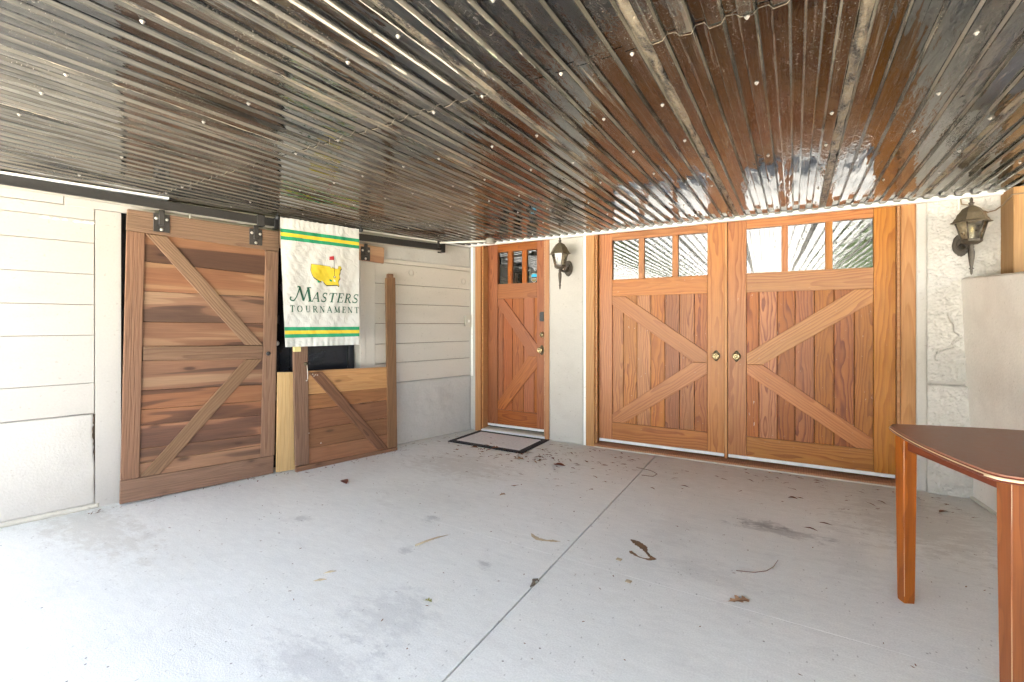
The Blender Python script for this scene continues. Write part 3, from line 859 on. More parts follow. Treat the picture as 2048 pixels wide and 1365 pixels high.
# foam filler under the sheet ends and the white strip on the back wall
pts = []
verts, faces = [], []
uu = -3.3
n = 0
while uu < 1.75:
    ph = ((uu - U0) / PIT) % 1.0
    d = min(ph, 1 - ph) * PIT
    h = 0.0 if d < 0.0185 else (0.02 if d > 0.0275 else 0.02 * (d - 0.0185) / 0.009)
    for (y, z) in ((4.412, CEIL - 0.012), (4.412, CEIL + h * 0.9 - 0.001), (4.462, CEIL + h + 0.002)):
        verts.append((uu + 0.1, y, z))
    if n:
        a = (n - 1) * 3
        faces += [(a, a + 1, a + 4, a + 3), (a + 1, a + 2, a + 5, a + 4)]
    n += 1
    uu += 0.006
mesh('foam_closure', verts, faces, 'trim', ce)
box('edge_strip', -3.13, 1.62, 4.402, 4.452, CEIL - 0.0175, CEIL - 0.0105, 'trim', ce, 0.002)

rd = box('roof_deck', -4.75, 2.0, -0.97, 5.6, 2.20, 2.42, 'deck')
tag(rd, 'plain roof deck above the corrugated ceiling', 'roof')

# ------------------------------------------------------------------ white conduit and round box under the ceiling
cd = thing('ceiling_conduit', (-2.62, 4.11, 2.07), 'white conduit with a grey round box under the ceiling', 'conduit')
tube('pipe', [(-3.16, 3.96, 2.082), (-2.64, 4.105, 2.078)], 0.0105, 'pipe', cd, 12)
lathe('junction_box', [(0.052, 0.0), (0.052, 0.005), (0.044, 0.008), (0.044, 0.042), (0.036, 0.05)], 24, 'grey_box', cd, Matrix.Translation((-2.61, 4.112, 2.052)))
box('clamp', -3.165, -3.145, 3.94, 3.975, 2.03, 2.098, 'track', cd)

# ------------------------------------------------------------------ tracks for the sliding doors
def track_rail(label, s0, z0, s1, z1):
    t = thing('door_track', PL.p((s0 + s1) / 2, 2.05, -4.1), label, 'track')
    hgt = 0.064
    slab('rail', PL, [(s0, z0), (s1, z1), (s1, z1 + hgt), (s0, z0 + hgt)], -4.118, -4.066, 'track', t, math.atan2(z1 - z0, s1 - s0), 0.004)
    slab('lower_lip', PL, [(s0, z0 - 0.008), (s1, z1 - 0.008), (s1, z1 + 0.002), (s0, z0 + 0.002)], -4.105, -4.080, 'grey_box', t, 0, 0.001)
    return t
t1 = track_rail('long black sliding door track above the tall plank door', -0.78, 2.050, 1.405, 2.012)
for s in (1.24,):
    rect('splice_bracket', PL, s, s + 0.055, 2.0, 2.088, -4.12, -4.058, 'track', t1)
rect('end_bracket', PL, 1.37, 1.40, 1.995, 2.085, -4.12, -4.056, 'track', t1)
t2 = track_rail('short black sliding door track beside the banner', 1.98, 1.992, 3.09, 2.004)
rect('end_bracket', PL, 3.055, 3.10, 1.985, 2.085, -4.14, -4.058, 'track', t2)

def hanger(s, z, n, par):
    h = rect('hanger', PL, s, s + 0.094, z, z + 0.128, n, n + 0.006, 'hanger', par, True, 0.003)
    rect('strap', PL, s + 0.03, s + 0.064, z + 0.045, z + 0.155, n + 0.006, n + 0.016, 'hanger', h, True, 0.005)
    for da, db in ((0.017, 0.093), (0.078, 0.090), (0.047, 0.018)):
        lathe('bolt', [(0.0105, 0), (0.0105, 0.003), (0.007, 0.006), (0.003, 0.0068)], 12, 'bolt', h, frame(PL.p(s + da, z + db, n + 0.006), PL.a, PL.b, PL.n))
    return h

# ------------------------------------------------------------------ tall sliding plank door
b1 = thing('barn_door', PL.p(0.88, 0, -4.1), 'tall sliding plank door with K braces hung from the long track', 'barn door')
nF, nB = -4.070, -4.098
V = R(90)
slab('top_rail', PL, [(0.431, 1.852), (1.406, 1.812), (1.409, 1.978), (0.437, 1.995)], nB, nF, 'barn_frame', b1, -0.03, 0.003)
slab('stile', PL, [(0.402, 0.170), (0.501, 0.167), (0.533, 1.846), (0.434, 1.850)], nB, nF - 0.001, 'barn_frame', b1, V - 0.02, 0.003)
slab('stile', PL, [(1.270, 0.151), (1.372, 0.148), (1.405, 1.809), (1.306, 1.813)], nB, nF - 0.001, 'barn_frame', b1, V - 0.02, 0.003)
slab('bottom_rail', PL, [(0.397, 0.012), (1.363, 0.002), (1.366, 0.146), (0.400, 0.168)], nB, nF, 'barn_frame', b1, -0.02, 0.003)
slab('middle_rail', PL, [(0.521, 0.966), (1.284, 0.939), (1.287, 1.045), (0.523, 1.063)], nB, nF - 0.004, 'barn_frame', b1, -0.03, 0.003)
slab('brace', PL, [(0.537, 1.843), (0.655, 1.838), (1.286, 1.049), (1.158, 1.054)], nF - 0.018, nF - 0.002, 'old_brace', b1, math.atan2(-0.79, 0.62), 0.003)
slab('brace', PL, [(1.16, 0.942), (1.282, 0.937), (0.620, 0.166), (0.505, 0.170)], nF - 0.018, nF - 0.002, 'old_brace', b1, math.atan2(0.77, 0.66), 0.003)
zb_l = [0.16, 0.262, 0.362, 0.52, 0.63, 0.761, 0.966]
zb_r = [0.14, 0.245, 0.33, 0.487, 0.60, 0.733, 0.939]
zt_l = [1.063, 1.233, 1.445, 1.653, 1.855]
zt_r = [1.045, 1.224, 1.438, 1.615, 1.82]
for zl_, zr_ in ((zb_l, zb_r), (zt_l, zt_r)):
    for i in range(len(zl_) - 1):
        o = 0.012 if zl_[i] < 1 else 0.02
        slab('plank', PL, [(0.48 + o, zl_[i] + 0.001), (1.285 + o, zr_[i] + 0.001), (1.285 + o, zr_[i + 1] - 0.001), (0.48 + o, zl_[i + 1] - 0.001)],
             nB - 0.004, nF - 0.017 + random.uniform(-0.001, 0.001), 'barn_plank', b1, -0.03, 0.002)
hanger(0.577, 1.863, nF, b1)
hanger(1.184, 1.845, nF, b1)
lathe('door_pull', [(0.009, 0), (0.009, 0.012), (0.016, 0.016), (0.017, 0.022), (0.010, 0.027)], 16, 'black', b1, frame(PL.p(1.318, 0.980, nF), PL.a, PL.b, PL.n))
tube('cotter_pin', [PL.p(0.79, 1.985, nF + 0.004), PL.p(0.797, 2.02, nF + 0.004)], 0.004, 'bolt', b1, 6)

# ------------------------------------------------------------------ half-built door leaning under the banner
PH = Plane((0, 0, 0), LD, Vector((0, 0, 1)) - LN * 0.0255, LN)
PH.n = PH.a.cross(PH.b)
b2 = thing('barn_door', PL.p(1.98, 0, -3.99), 'short unfinished plank door leaning below the banner', 'barn door')
hF, hB = -3.970, -4.0
slab('bottom_rail', PH, [(1.514, 0.0), (2.461, 0.0), (2.457, 0.130), (1.503, 0.143)], hB, hF, 'half_plank', b2, 0, 0.003)
slab('bottom_edge', PH, [(1.54, -0.001), (2.45, 0.002), (2.45, 0.012), (1.54, 0.012)], hF + 0.0005, hF + 0.006, 'half_plank', b2, 0, 0.001)
slab('stile', PH, [(2.357, 0.138), (2.457, 0.132), (2.461, 1.772), (2.360, 1.762)], hB, hF, 'barn_frame', b2, V, 0.004)
slab('stile_tenon', PH, [(2.374, 1.76), (2.444, 1.765), (2.441, 1.805), (2.378, 1.803)], hB, hF - 0.003, 'barn_frame', b2, V, 0.004)
slab('stile', PH, [(1.503, 0.150), (1.614, 0.146), (1.612, 1.20), (1.493, 1.20)], hB, hF, 'barn_frame', b2, V, 0.004)
zz = [0.135, 0.275, 0.43, 0.597, 0.722]
for i in range(4):
    slab('plank', PH, [(1.58, zz[i] + 0.001), (2.39, zz[i] - 0.004), (2.39, zz[i + 1] - 0.006), (1.58, zz[i + 1] - 0.001)], hB - 0.003, hF - 0.017 - 0.001 * i, 'half_plank', b2, 0, 0.002)
slab('plank', PH, [(1.58, 0.726), (2.39, 0.712), (2.39, 0.908), (1.58, 0.926)], hB - 0.003, hF - 0.016, 'pale_plank', b2, -0.01, 0.002)
slab('brace', PH, [(1.617, 0.910), (1.735, 0.907), (2.358, 0.140), (2.250, 0.144)], hF - 0.016, hF - 0.001, 'dark_brace', b2, math.atan2(-0.77, 0.62), 0.003)
hk = tube('hook', [PH.p(1.600, 0.982, hF + 0.006), PH.p(1.603, 0.93, hF + 0.007), PH.p(1.605, 0.86, hF + 0.007), PH.p(1.600, 0.845, hF + 0.012), PH.p(1.588, 0.846, hF + 0.012)], 0.0032, 'bolt', b2, 7)
lathe('hook_eye', [(0.016, 0), (0.016, 0.005), (0.007, 0.012), (0.005, 0.02)], 14, 'brass_dark', b2, frame(PH.p(1.592, 0.985, hF), PL.a, PL.b, PL.n))
rect('foam_block', PL, 1.488, 1.545, 0.990, 1.05, -3.999, -3.968, 'yellow_block', b2, bevel=0.003)
for a, b in ((1.65, 0.895), (1.672, 0.888), (1.69, 0.885), (1.66, 0.878), (1.62, 0.40), (1.72, 0.30)):
    lathe('nail_head', [(0.005, 0), (0.004, 0.0015)], 8, 'bolt', b2, frame(PH.p(a, b, hF if b > 0.5 and a < 1.75 else hF - 0.016), PL.a, PL.b, PL.n))

hb = thing('hanging_rail_board', PL.p(1.9, 1.8, -4.08), 'loose reddish rail board hanging from the short track beside the banner', 'board')
slab('board', PL, [(1.413, 1.845), (2.368, 1.802), (2.372, 1.955), (1.413, 1.992)], -4.098, -4.068, 'barn_plank', hb, -0.04, 0.004)
hanger(2.125, 1.812, -4.068, hb)
hanger(1.52, 1.842, -4.068, hb)

pb = slab('pine_board', PL, [(1.376, 0.012), (1.545, 0.004), (1.532, 0.816), (1.388, 0.826)], -4.060, -4.040, 'pine', None, V, 0.002)
tag(pb, 'clean yellow pine board standing upright between the two plank doors', 'board')

# ------------------------------------------------------------------ banner
BW, BH = 0.672, 1.037
def ban(u, v, off=0.0):
    """u across and v down the banner in metres"""
    sl = 0.038 * (v / BH)                                  # hangs a little askew
    uu = 1.365 + sl * (1 - u / BW) + 0.003 * (v / BH) + u
    env = 0.35 + 0.65 * min(1.0, v / 0.25)
    d = 0.011 * noise.noise(Vector((u * 8.0 + v * 1.2, v * 2.0, 1.7))) + 0.006 * noise.noise(Vector((u * 15 + v * 6, v * 5.0, 4.2))) + 0.0022 * noise.noise(Vector((u * 26 - v * 18, v * 10, 8.0)))
    if v < 0.10:
        d += 0.0035 * math.sin(u * 2 * math.pi / 0.042 + 2 * noise.noise(Vector((u * 12, 0, 0)))) * (1 - v / 0.10)
    if v > BH - 0.08:
        d += 0.003 * math.sin(u * 2 * math.pi / 0.05) * (v - BH + 0.08) / 0.08
    return PL.p(uu, 2.070 - v, -3.932 + d * env + off)

bn = thing('banner', PL.p(1.7, 1.03, -3.93), 'white cloth banner with green and yellow stripes and green lettering', 'banner')
def cloth_patch(name, u0, u1, v0, v1, off, mat, nu, nv, par, back=True):
    vs_, fs = [], []
    for sgn in ((0, 1) if back else (0,)):
        for j in range(nv + 1):
            for i in range(nu + 1):
                vs_.append(ban(u0 + (u1 - u0) * i / nu, v0 + (v1 - v0) * j / nv, off - 0.0012 * sgn))
    m = (nu + 1) * (nv + 1)
    for sgn in ((0, 1) if back else (0,)):
        for j in range(nv):
            for i in range(nu):
                q = sgn * m + j * (nu + 1) + i
                f = (q, q + nu + 1, q + nu + 2, q + 1)
                fs.append(f if sgn == 0 else f[::-1])
    return mesh(name, vs_, fs, mat, par, None, True)
fc = cloth_patch('cloth', 0, BW, 0, BH, 0, 'flag_white', 84, 120, bn)
for v0, v1 in ((0.088, 0.172), (0.845, 0.929)):
    h3 = (v1 - v0) / 3
    for q, mt in enumerate(('flag_green', 'flag_yellow', 'flag_green')):
        cloth_patch('stripe', 0.0005, BW - 0.0005, (v0 + q * h3) * BH, (v0 + (q + 1) * h3) * BH, 0.0012, mt, 84, 4, bn, False)
def ink(name, poly, off, mat, par, maxlen=0.012):
    """polygon (u, v) printed on the cloth, following its folds"""
    bm = bmesh.new()
    f = bm.faces.new([bm.verts.new((x, y, 0)) for x, y in poly])
    bmesh.ops.triangulate(bm, faces=[f])
    for _ in range(4):
        es = [e for e in bm.edges if e.calc_length() > maxlen]
        if not es:
            break
        bmesh.ops.subdivide_edges(bm, edges=es, cuts=1)
        bmesh.ops.triangulate(bm, faces=bm.faces[:])
    for v in bm.verts:
        v.co = ban(v.co.x, v.co.y, off)
    return from_bm(name, bm, mat, par)
US = [(0.02, 0.02), (0.30, 0.03), (0.62, 0.06), (0.66, 0.16), (0.70, 0.10), (0.75, 0.14), (0.76, 0.24), (0.80, 0.24), (0.86, 0.16), (0.89, 0.12), (0.90, 0.02), (0.96, 0.00), (1.0, 0.10), (0.955, 0.20),
      (0.95, 0.32), (0.915, 0.44), (0.945, 0.60), (0.895, 0.70), (0.88, 0.80), (0.905, 0.95), (0.88, 1.0), (0.845, 0.94), (0.82, 0.80), (0.74, 0.72), (0.66, 0.74), (0.60, 0.78), (0.545, 0.82),
      (0.50, 0.98), (0.44, 0.90), (0.38, 0.80), (0.30, 0.82), (0.17, 0.72), (0.08, 0.62), (0.03, 0.48), (0.0, 0.30), (0.015, 0.14)]
def us(x, y):
    return ((0.345 + x * 0.40) * BW, (0.338 + y * 0.168) * BH)
def grow(poly, d):
    n = len(poly)
    out = []
    for i in range(n):
        p0, p1, p2 = Vector(poly[i - 1]), Vector(poly[i]), Vector(poly[(i + 1) % n])
        t = ((p1 - p0).normalized() + (p2 - p1).normalized())
        t = t.normalized() if t.length > 1e-6 else (p2 - p1).normalized()
        out.append((p1.x + t.y * d, p1.y - t.x * d))
    return out
um = [us(x, y) for x, y in US]
ink('map_shadow', [(x + 0.002, y + 0.008) for x, y in grow(um, 0.0015)], 0.0016, 'ink_black', bn)
mo = ink('map_outline', grow(um, 0.0022), 0.0019, 'ink_black', bn)
ink('map_field', um, 0.0026, 'ink_yellow', mo)
for i, (x0, x1) in enumerate(((0.08, 0.15), (0.2, 0.27), (0.33, 0.40), (0.60, 0.68), (0.73, 0.79))):
    y0 = 0.70 + 0.12 * (i < 3) + 0.02 * (i > 2)
    ink('map_edge', [us(x0, y0 - 0.05), us(x1, y0), us(x1, y0 + 0.09), us(x0, y0 + 0.04)], 0.0029, 'flag_green' if i % 2 else 'flag_white', mo)
fp = [us(0.742, -0.47), us(0.757, -0.47), us(0.772, 0.56), us(0.757, 0.56)]
ink('flag_pole', fp, 0.0032, 'ink_black', bn)
ink('pennant', [us(0.745, -0.47), us(0.745, -0.27), us(0.60, -0.25), us(0.605, -0.42), us(0.67, -0.44)], 0.0033, 'ink_red', bn)
ink('hole', [us(0.765 + 0.045 * math.cos(t * math.pi / 6), 0.56 + 0.05 * math.sin(t * math.pi / 6)) for t in range(12)], 0.0030, 'ink_black', bn)
ink('hole', [us(0.765 + 0.028 * math.cos(t * math.pi / 6), 0.555 + 0.028 * math.sin(t * math.pi / 6)) for t in range(12)], 0.0034, 'flag_white', bn)

# serif letters from strokes: unit height, (points, width)
TK, TN = 0.17, 0.065
def arc(cx, cy, rx, ry, a0, a1, n=12):
    return [(cx + rx * math.cos(R(a0 + (a1 - a0) * i / n)), cy + ry * math.sin(R(a0 + (a1 - a0) * i / n))) for i in range(n + 1)]
LET = {
    'A': (0.85, [([(0.06, 0), (0.40, 1)], TN), ([(0.40, 1), (0.74, 0)], TK), ([(0.2, 0.36), (0.6, 0.36)], TN), ([(-0.02, 0.02), (0.17, 0.02)], TN), ([(0.6, 0.02), (0.86, 0.02)], TN)]),
    'S': (0.62, [(arc(0.3, 0.73, 0.21, 0.22, 35, 250), 0.10), ([(0.2, 0.53), (0.3, 0.49), (0.42, 0.42)], TK), (arc(0.28, 0.26, 0.22, 0.23, 55, -150), 0.11), ([(0.47, 0.98), (0.48, 0.72)], TN), ([(0.05, 0.28), (0.05, 0.02)], TN)]),
    'T': (0.75, [([(0.37, 0), (0.37, 1)], TK), ([(0.03, 0.965), (0.71, 0.965)], TN), ([(0.03, 1), (0.03, 0.74)], TN), ([(0.71, 1), (0.71, 0.74)], TN), ([(0.2, 0.025), (0.54, 0.025)], TN)]),
    'E': (0.70, [([(0.17, 0), (0.17, 1)], TK), ([(0.02, 0.97), (0.6, 0.97)], TN), ([(0.02, 0.03), (0.64, 0.03)], TN), ([(0.17, 0.52), (0.46, 0.52)], TN), ([(0.60, 1), (0.60, 0.76)], TN), ([(0.64, 0), (0.64, 0.27)], TN), ([(0.46, 0.64), (0.46, 0.4)], TN)]),
    'R': (0.80, [([(0.17, 0), (0.17, 1)], TK), ([(0.02, 0.03), (0.34, 0.03)], TN), ([(0.02, 0.97), (0.35, 0.97)], TN), (arc(0.35, 0.74, 0.24, 0.23, 90, -90), 0.12), ([(0.17, 0.51), (0.36, 0.51)], TN), ([(0.36, 0.5), (0.68, 0.02), (0.80, 0.02)], TK * 0.85)]),
    'O': (0.95, [(arc(0.46, 0.5, 0.36, 0.46, 60, 120, 6), TN), (arc(0.46, 0.5, 0.36, 0.46, 120, 240, 10), TK * 0.9), (arc(0.46, 0.5, 0.36, 0.46, 240, 300, 6), TN), (arc(0.46, 0.5, 0.36, 0.46, -60, 60, 10), TK * 0.9)]),
    'U': (0.88, [([(0.2, 1), (0.2, 0.32)], TK), (arc(0.43, 0.30, 0.24, 0.27, 180, 360), 0.09), ([(0.68, 0.32), (0.68, 1)], TN), ([(0.04, 0.97), (0.36, 0.97)], TN), ([(0.56, 0.97), (0.82, 0.97)], TN)]),
    'N': (0.92, [([(0.16, 0), (0.16, 1)], TN), ([(0.16, 0.98), (0.76, 0.02)], TK), ([(0.76, 0), (0.76, 1)], TN), ([(0.02, 0.03), (0.3, 0.03)], TN), ([(0.02, 0.97), (0.2, 0.97)], TN), ([(0.62, 0.97), (0.9, 0.97)], TN)]),
    'M': (1.12, [([(0.17, 0), (0.17, 1)], TN), ([(0.17, 0.98), (0.53, 0.05)], TK), ([(0.53, 0.05), (0.88, 0.98)], TN), ([(0.88, 0), (0.88, 1)], TK), ([(0.02, 0.03), (0.32, 0.03)], TN), ([(0.72, 0.03), (1.04, 0.03)], TN), ([(0.02, 0.97), (0.2, 0.97)], TN), ([(0.88, 0.97), (1.04, 0.97)], TN)]),
    'sM': (1.35, [(arc(-0.05, 0.16, 0.16, 0.14, 120, 300, 10), 0.09), ([(0.03, 0.04), (0.2, 0.30), (0.36, 0.75), (0.42, 1.0)], 0.075), ([(0.28, 1.0), (0.42, 1.0), (0.66, 0.05)], TK * 0.85), ([(0.66, 0.03), (1.0, 1.0)], TN), ([(0.98, 1.0), (1.08, 0.0)], TK), ([(0.95, 0.02), (1.25, 0.02)], TN), ([(0.95, 0.98), (1.18, 0.98)], TN)]),
}
def letter(ch, u, vbase, size, wscale, slant, mat, par, name):
    w, strokes = LET[ch]
    bm = bmesh.new()
    q = 0
    for pts, wd in strokes:
        P_ = [(u + (x + slant * y) * size * wscale, vbase - y * size) for x, y in pts]
        hw = wd * size / 2
        L_, R_ = [], []
        for i, p in enumerate(P_):
            a, b = Vector(P_[max(i - 1, 0)]), Vector(P_[min(i + 1, len(P_) - 1)])
            t = (b - a).normalized()
            L_.append((p[0] - t.y * hw, p[1] + t.x * hw))
            R_.append((p[0] + t.y * hw, p[1] - t.x * hw))
        # each stroke lies a hair above the one before so that crossings never share a plane
        q += 1
        row = [[bm.verts.new(ban(x, y, 0.0026 + q * 0.00012)) for x, y in side] for side in (L_, R_)]
        for i in range(len(P_) - 1):
            bm.faces.new((row[0][i], row[0][i + 1], row[1][i + 1], row[1][i]))
    from_bm(name, bm, mat, par)
    return w * size * wscale
x = 0.062
x += letter('sM', x + 0.02, 0.642 * BH, 0.118, 1.08, 0.0, 'ink_green', bn, 'letter') - 0.006
for ch in 'ASTERS':
    x += letter(ch, x, 0.642 * BH, 0.080, 1.07, 0.22, 'ink_green', bn, 'letter') + 0.0115
x = 0.050
for ch in 'TOURNAMENT':
    x += letter(ch, x, 0.728 * BH, 0.054, 0.97, 0.0, 'ink_green', bn, 'letter') + 0.0185
tube('banner_pole', [PL.p(1.352, 2.071, -3.94), PL.p(2.052, 2.073, -3.94)], 0.009, 'track', bn, 10)
for s in (1.352, 2.062):
    lathe('pole_bracket', [(0.02, -0.012), (0.022, 0.0), (0.016, 0.012)], 14, 'black', bn, frame(PL.p(s, 2.066, -3.94), PL.b, PL.n, PL.a))
    tube('hanger_wire', [PL.p(s, 2.07, -3.94), PL.p(s + 0.004, 2.112, -3.95)], 0.004, 'black', bn, 6)

# ------------------------------------------------------------------ switch box
sb = thing('switch_box', PL.p(3.47, 1.18, -4.15), 'small tan metal switch box on the board wall by the entry door', 'switch')
rect('box', PL, 3.435, 3.508, 1.190, 1.312, -4.149, -4.118, 'grey_box', sb, True, 0.004)
rect('cover_plate', PL, 3.430, 3.513, 1.184, 1.317, -4.118, -4.114, 'caulk', sb, True, 0.002)
rect('toggle', PL, 3.464, 3.478, 1.236, 1.262, -4.114, -4.098, 'socket', sb, True, 0.003)

# ------------------------------------------------------------------ lanterns
def lantern(label, x, wall_y, yax, zs, turn):
    L = thing('wall_lantern', (x, wall_y, zs + 1.785), label, 'lantern', 'bronze lanterns on the end wall')
    def at(z):
        return Matrix.Translation((x, yax, zs + z)) @ Matrix.Rotation(turn, 4, 'Z')
    H6 = 6
    # tail stem
    lathe('stem', [(0.002, 1.558), (0.006, 1.566), (0.008, 1.585), (0.006, 1.592), (0.014, 1.600), (0.007, 1.608), (0.010, 1.622), (0.0165, 1.68), (0.0175, 1.71), (0.012, 1.735), (0.016, 1.742), (0.010, 1.752), (0.02, 1.766)],
          16, 'bronze', L, at(0))
    lathe('cage_base', [(0.03, 1.760), (0.045, 1.770), (0.056, 1.778), (0.058, 1.792), (0.052, 1.796)], H6, 'bronze', L, at(0), False)
    rb, rt, zb, ztp = 0.050, 0.079, 1.794, 1.908
    for i in range(6):
        a0, a1 = R(60 * i), R(60 * (i + 1))
        p = lambda r, a, z: Vector((r * math.cos(a), r * math.sin(a), z))
        q = [p(rb, a0, zb), p(rb, a1, zb), p(rt, a1, ztp), p(rt, a0, ztp)]
        mesh('glass_pane', q, [(0, 1, 2, 3)], 'lglass', L, at(0))
        # corner bar
        o = [p(rb + 0.002, a0, zb), p(rt + 0.002, a0, ztp)]
        m4 = at(0)
        tube('cage_bar', [m4 @ o[0], m4 @ o[1]], 0.0042, 'bronze', L, 6)
    roof = lathe('lantern_roof', [(0.106, 1.905), (0.108, 1.909), (0.094, 1.918), (0.086, 1.936), (0.081, 1.938), (0.070, 1.968), (0.066, 1.970), (0.045, 2.000), (0.020, 2.016), (0.012, 2.020)], H6, 'bronze_roof', L, at(0), False)
    lathe('finial', [(0.012, 2.018), (0.010, 2.028), (0.016, 2.033), (0.0165, 2.037), (0.007, 2.043), (0.009, 2.052), (0.009, 2.062), (0.003, 2.073)], 14, 'bronze', L, at(0))
    lathe('candle_socket', [(0.013, 1.796), (0.013, 1.825), (0.011, 1.828)], 14, 'socket', L, at(0))
    lathe('bulb', [(0.008, 1.828), (0.0145, 1.845), (0.013, 1.862), (0.006, 1.882), (0.0015, 1.893)], 14, 'bulb', L, at(0))
    # backplate and arm
    oc = [(-0.045, -0.035), (-0.03, -0.06), (-0.012, -0.07), (0, -0.085), (0.012, -0.07), (0.03, -0.06), (0.045, -0.035), (0.05, 0.0), (0.04, 0.05), (0.02, 0.075), (0, 0.08), (-0.02, 0.075), (-0.04, 0.05), (-0.05, 0.0)]
    bp = slab('back_plate', PB(wall_y), [(x + a, zs + 1.785 + b) for a, b in oc], 0.0, 0.018, 'bronze', L, 0, 0.006)
    slab('plate_boss', PB(wall_y), [(x + a * 0.6, zs + 1.785 + b * 0.6) for a, b in oc], 0.018, 0.03, 'bronze', bp, 0, 0.005)
    tube('arm', [(x, wall_y - 0.028, zs + 1.785), (x, wall_y - 0.06, zs + 1.755), (x, wall_y - 0.10, zs + 1.742), (x, wall_y - 0.15, zs + 1.745), (x, yax, zs + 1.757)], [0.017, 0.015, 0.012, 0.0115, 0.013], 'bronze', L, 12)
    return L
lantern('bronze lantern on the narrow stucco pier between the doors', -1.885, 4.468, 4.25, 0.0, R(10))
lantern('bronze lantern on the rough stucco right of the double door', 1.105, 4.452, 4.24, -0.012, R(0))
cb = thing('wall_cable', (1.2, 4.42, 1.98), 'thin brown cable looping past the right lantern to the post', 'cable')
tube('cable_run', [(1.10, 4.44, 2.10), (1.105, 4.435, 2.06), (1.14, 4.43, 2.048), (1.19, 4.425, 2.01), (1.235, 4.42, 1.985), (1.275, 4.42, 1.995), (1.302, 4.40, 2.02), (1.300, 4.24, 2.055), (1.36, 4.238, 2.058), (1.50, 4.238, 2.085)], 0.0045, 'cable', cb, 7)
tube('cable_run', [(1.112, 4.438, 2.098), (1.16, 4.432, 2.065), (1.215, 4.428, 2.015), (1.245, 4.424, 1.992)], 0.0035, 'pipe', cb, 7)
rect('cable_clip', PB(4.44), 1.082, 1.096, 2.02, 2.10, 0, 0.012, 'pipe', cb, True)

# ------------------------------------------------------------------ retaining wall, post, bank
rw = thing('retaining_wall', (1.3, 3, 0), 'smooth cream masonry half wall on the right below the post', 'wall')
vs_, fs = [], []
ny, nz = 60, 26
for j in range(ny + 1):
    Y = 4.475 - 6.2 * j / ny
    for i in range(nz + 1):
        zt = 1.532 - 0.045 * (4.475 - Y)
        f = i / nz
        xb = 1.166 + 0.10 * (4.475 - Y)
        xt = 1.105 + 0.05 * (4.475 - Y)
        vs_.append((xb + (xt - xb) * f + 0.003 * noise.noise(Vector((Y * 4, f * 6, 2.2))), Y, zt * f))
    vs_.append((xt + 0.012, Y, zt + 0.012 + 0.004 * noise.noise(Vector((Y * 9, 1, 2)))))
    vs_.append((xt + 0.45, Y, zt + 0.014))
    vs_.append((xt + 0.45, Y, 0))
m = nz + 4
for j in range(ny):
    for i in range(m - 1):
        fs.append((j * m + i, j * m + i + 1, (j + 1) * m + i + 1, (j + 1) * m + i))
fs.append(tuple(range(m))[::-1])
fs.append(tuple(ny * m + i for i in range(m)))
mesh('wall_face', vs_, fs, 'masonry', rw)
stucco_face('wall_footing', Plane((1.162, 4.46, 0), (0.10, -1, 0), (0, 0, 1), (-1, -0.10, 0)), 0.0, 2.4, 0.0, 0.016, 0.012, 0.006, 0.014, 'caulk', rw, scale=20, thick=0.02)
M['bank'] = plain('dry_pale_ground', (0.34, 0.29, 0.21), 0.9, var=0.4, scale=6)
bk = mesh('bank', [(1.55, 6, 1.42), (9, 6, 2.2), (9, -8, 1.7), (1.75, -1.7, 1.2), (1.55, 4.9, 1.42)], [(0, 4, 3, 2, 1)], 'bank')
tag(bk, None, kind='structure')
po = slab('timber_post', PB(4.25), [(1.308, 1.50), (1.475, 1.50), (1.475, 2.108), (1.308, 2.108)], -0.205, 0.0, 'post', None, V, 0.004)
tag(po, 'square golden timber post standing on the half wall', 'post')

# ------------------------------------------------------------------ table
TR = R(10.6)
tb = thing('table', (0.85, 2.45, 0), 'brown topped wooden table with bowed edges in the right foreground', 'table')
ex, ey = Vector((math.cos(TR), math.sin(TR), 0)), Vector((-math.sin(TR), math.cos(TR), 0))
C0 = Vector((0.437, 2.80, 0))                    # rear left corner
def tp(i, j, z=0.0):
    return C0 + ex * i - ey * j + Vector((0, 0, z))
TS = 0.80
def outline(inset=0.0, bow=0.034, rc=0.03):
    c = [(inset, inset), (TS - inset, inset), (TS - inset, TS - inset), (inset, TS - inset)]
    pts = []
    for q in range(4):
        p, r_ = Vector(c[q]), Vector(c[(q + 1) % 4])
        d = (r_ - p)
        nrm = Vector((d.y, -d.x)).normalized()
        n_ = 26
        for i in range(n_):
            t = (i + 0.5) / n_
            pts.append(p + d * t + nrm * (bow * (1 - (2 * t - 1) ** 2) - (rc * 0.3 if i in (0, n_ - 1) else 0)))
    return pts
def top_mesh(name, layers, mat, par):
    vs_, fs = [], []
    n_ = 0
    for ins, z in layers:
        o = outline(ins)
        n_ = len(o)
        vs_ += [tp(p.x, p.y, z) for p in o]
    for l in range(len(layers) - 1):
        for i in range(n_):
            k = (i + 1) % n_
            fs.append((l * n_ + i, l * n_ + k, (l + 1) * n_ + k, (l + 1) * n_ + i))
    fs.append(tuple(range(n_)))
    fs.append(tuple((len(layers) - 1) * n_ + i for i in range(n_))[::-1])
    bm = bmesh.new()
    v_ = [bm.verts.new(p) for p in vs_]
    for f in fs:
        bm.faces.new([v_[i] for i in f])
    return from_bm(name, bm, mat, par)
tt = top_mesh('table_top', [(0.006, 0.7345), (0.004, 0.750)], 'tabletop', tb)
top_mesh('edge_band', [(0.012, 0.722), (0.002, 0.727), (-0.002, 0.733), (0.001, 0.7385), (0.0045, 0.7445)], 'table_dark', tt)
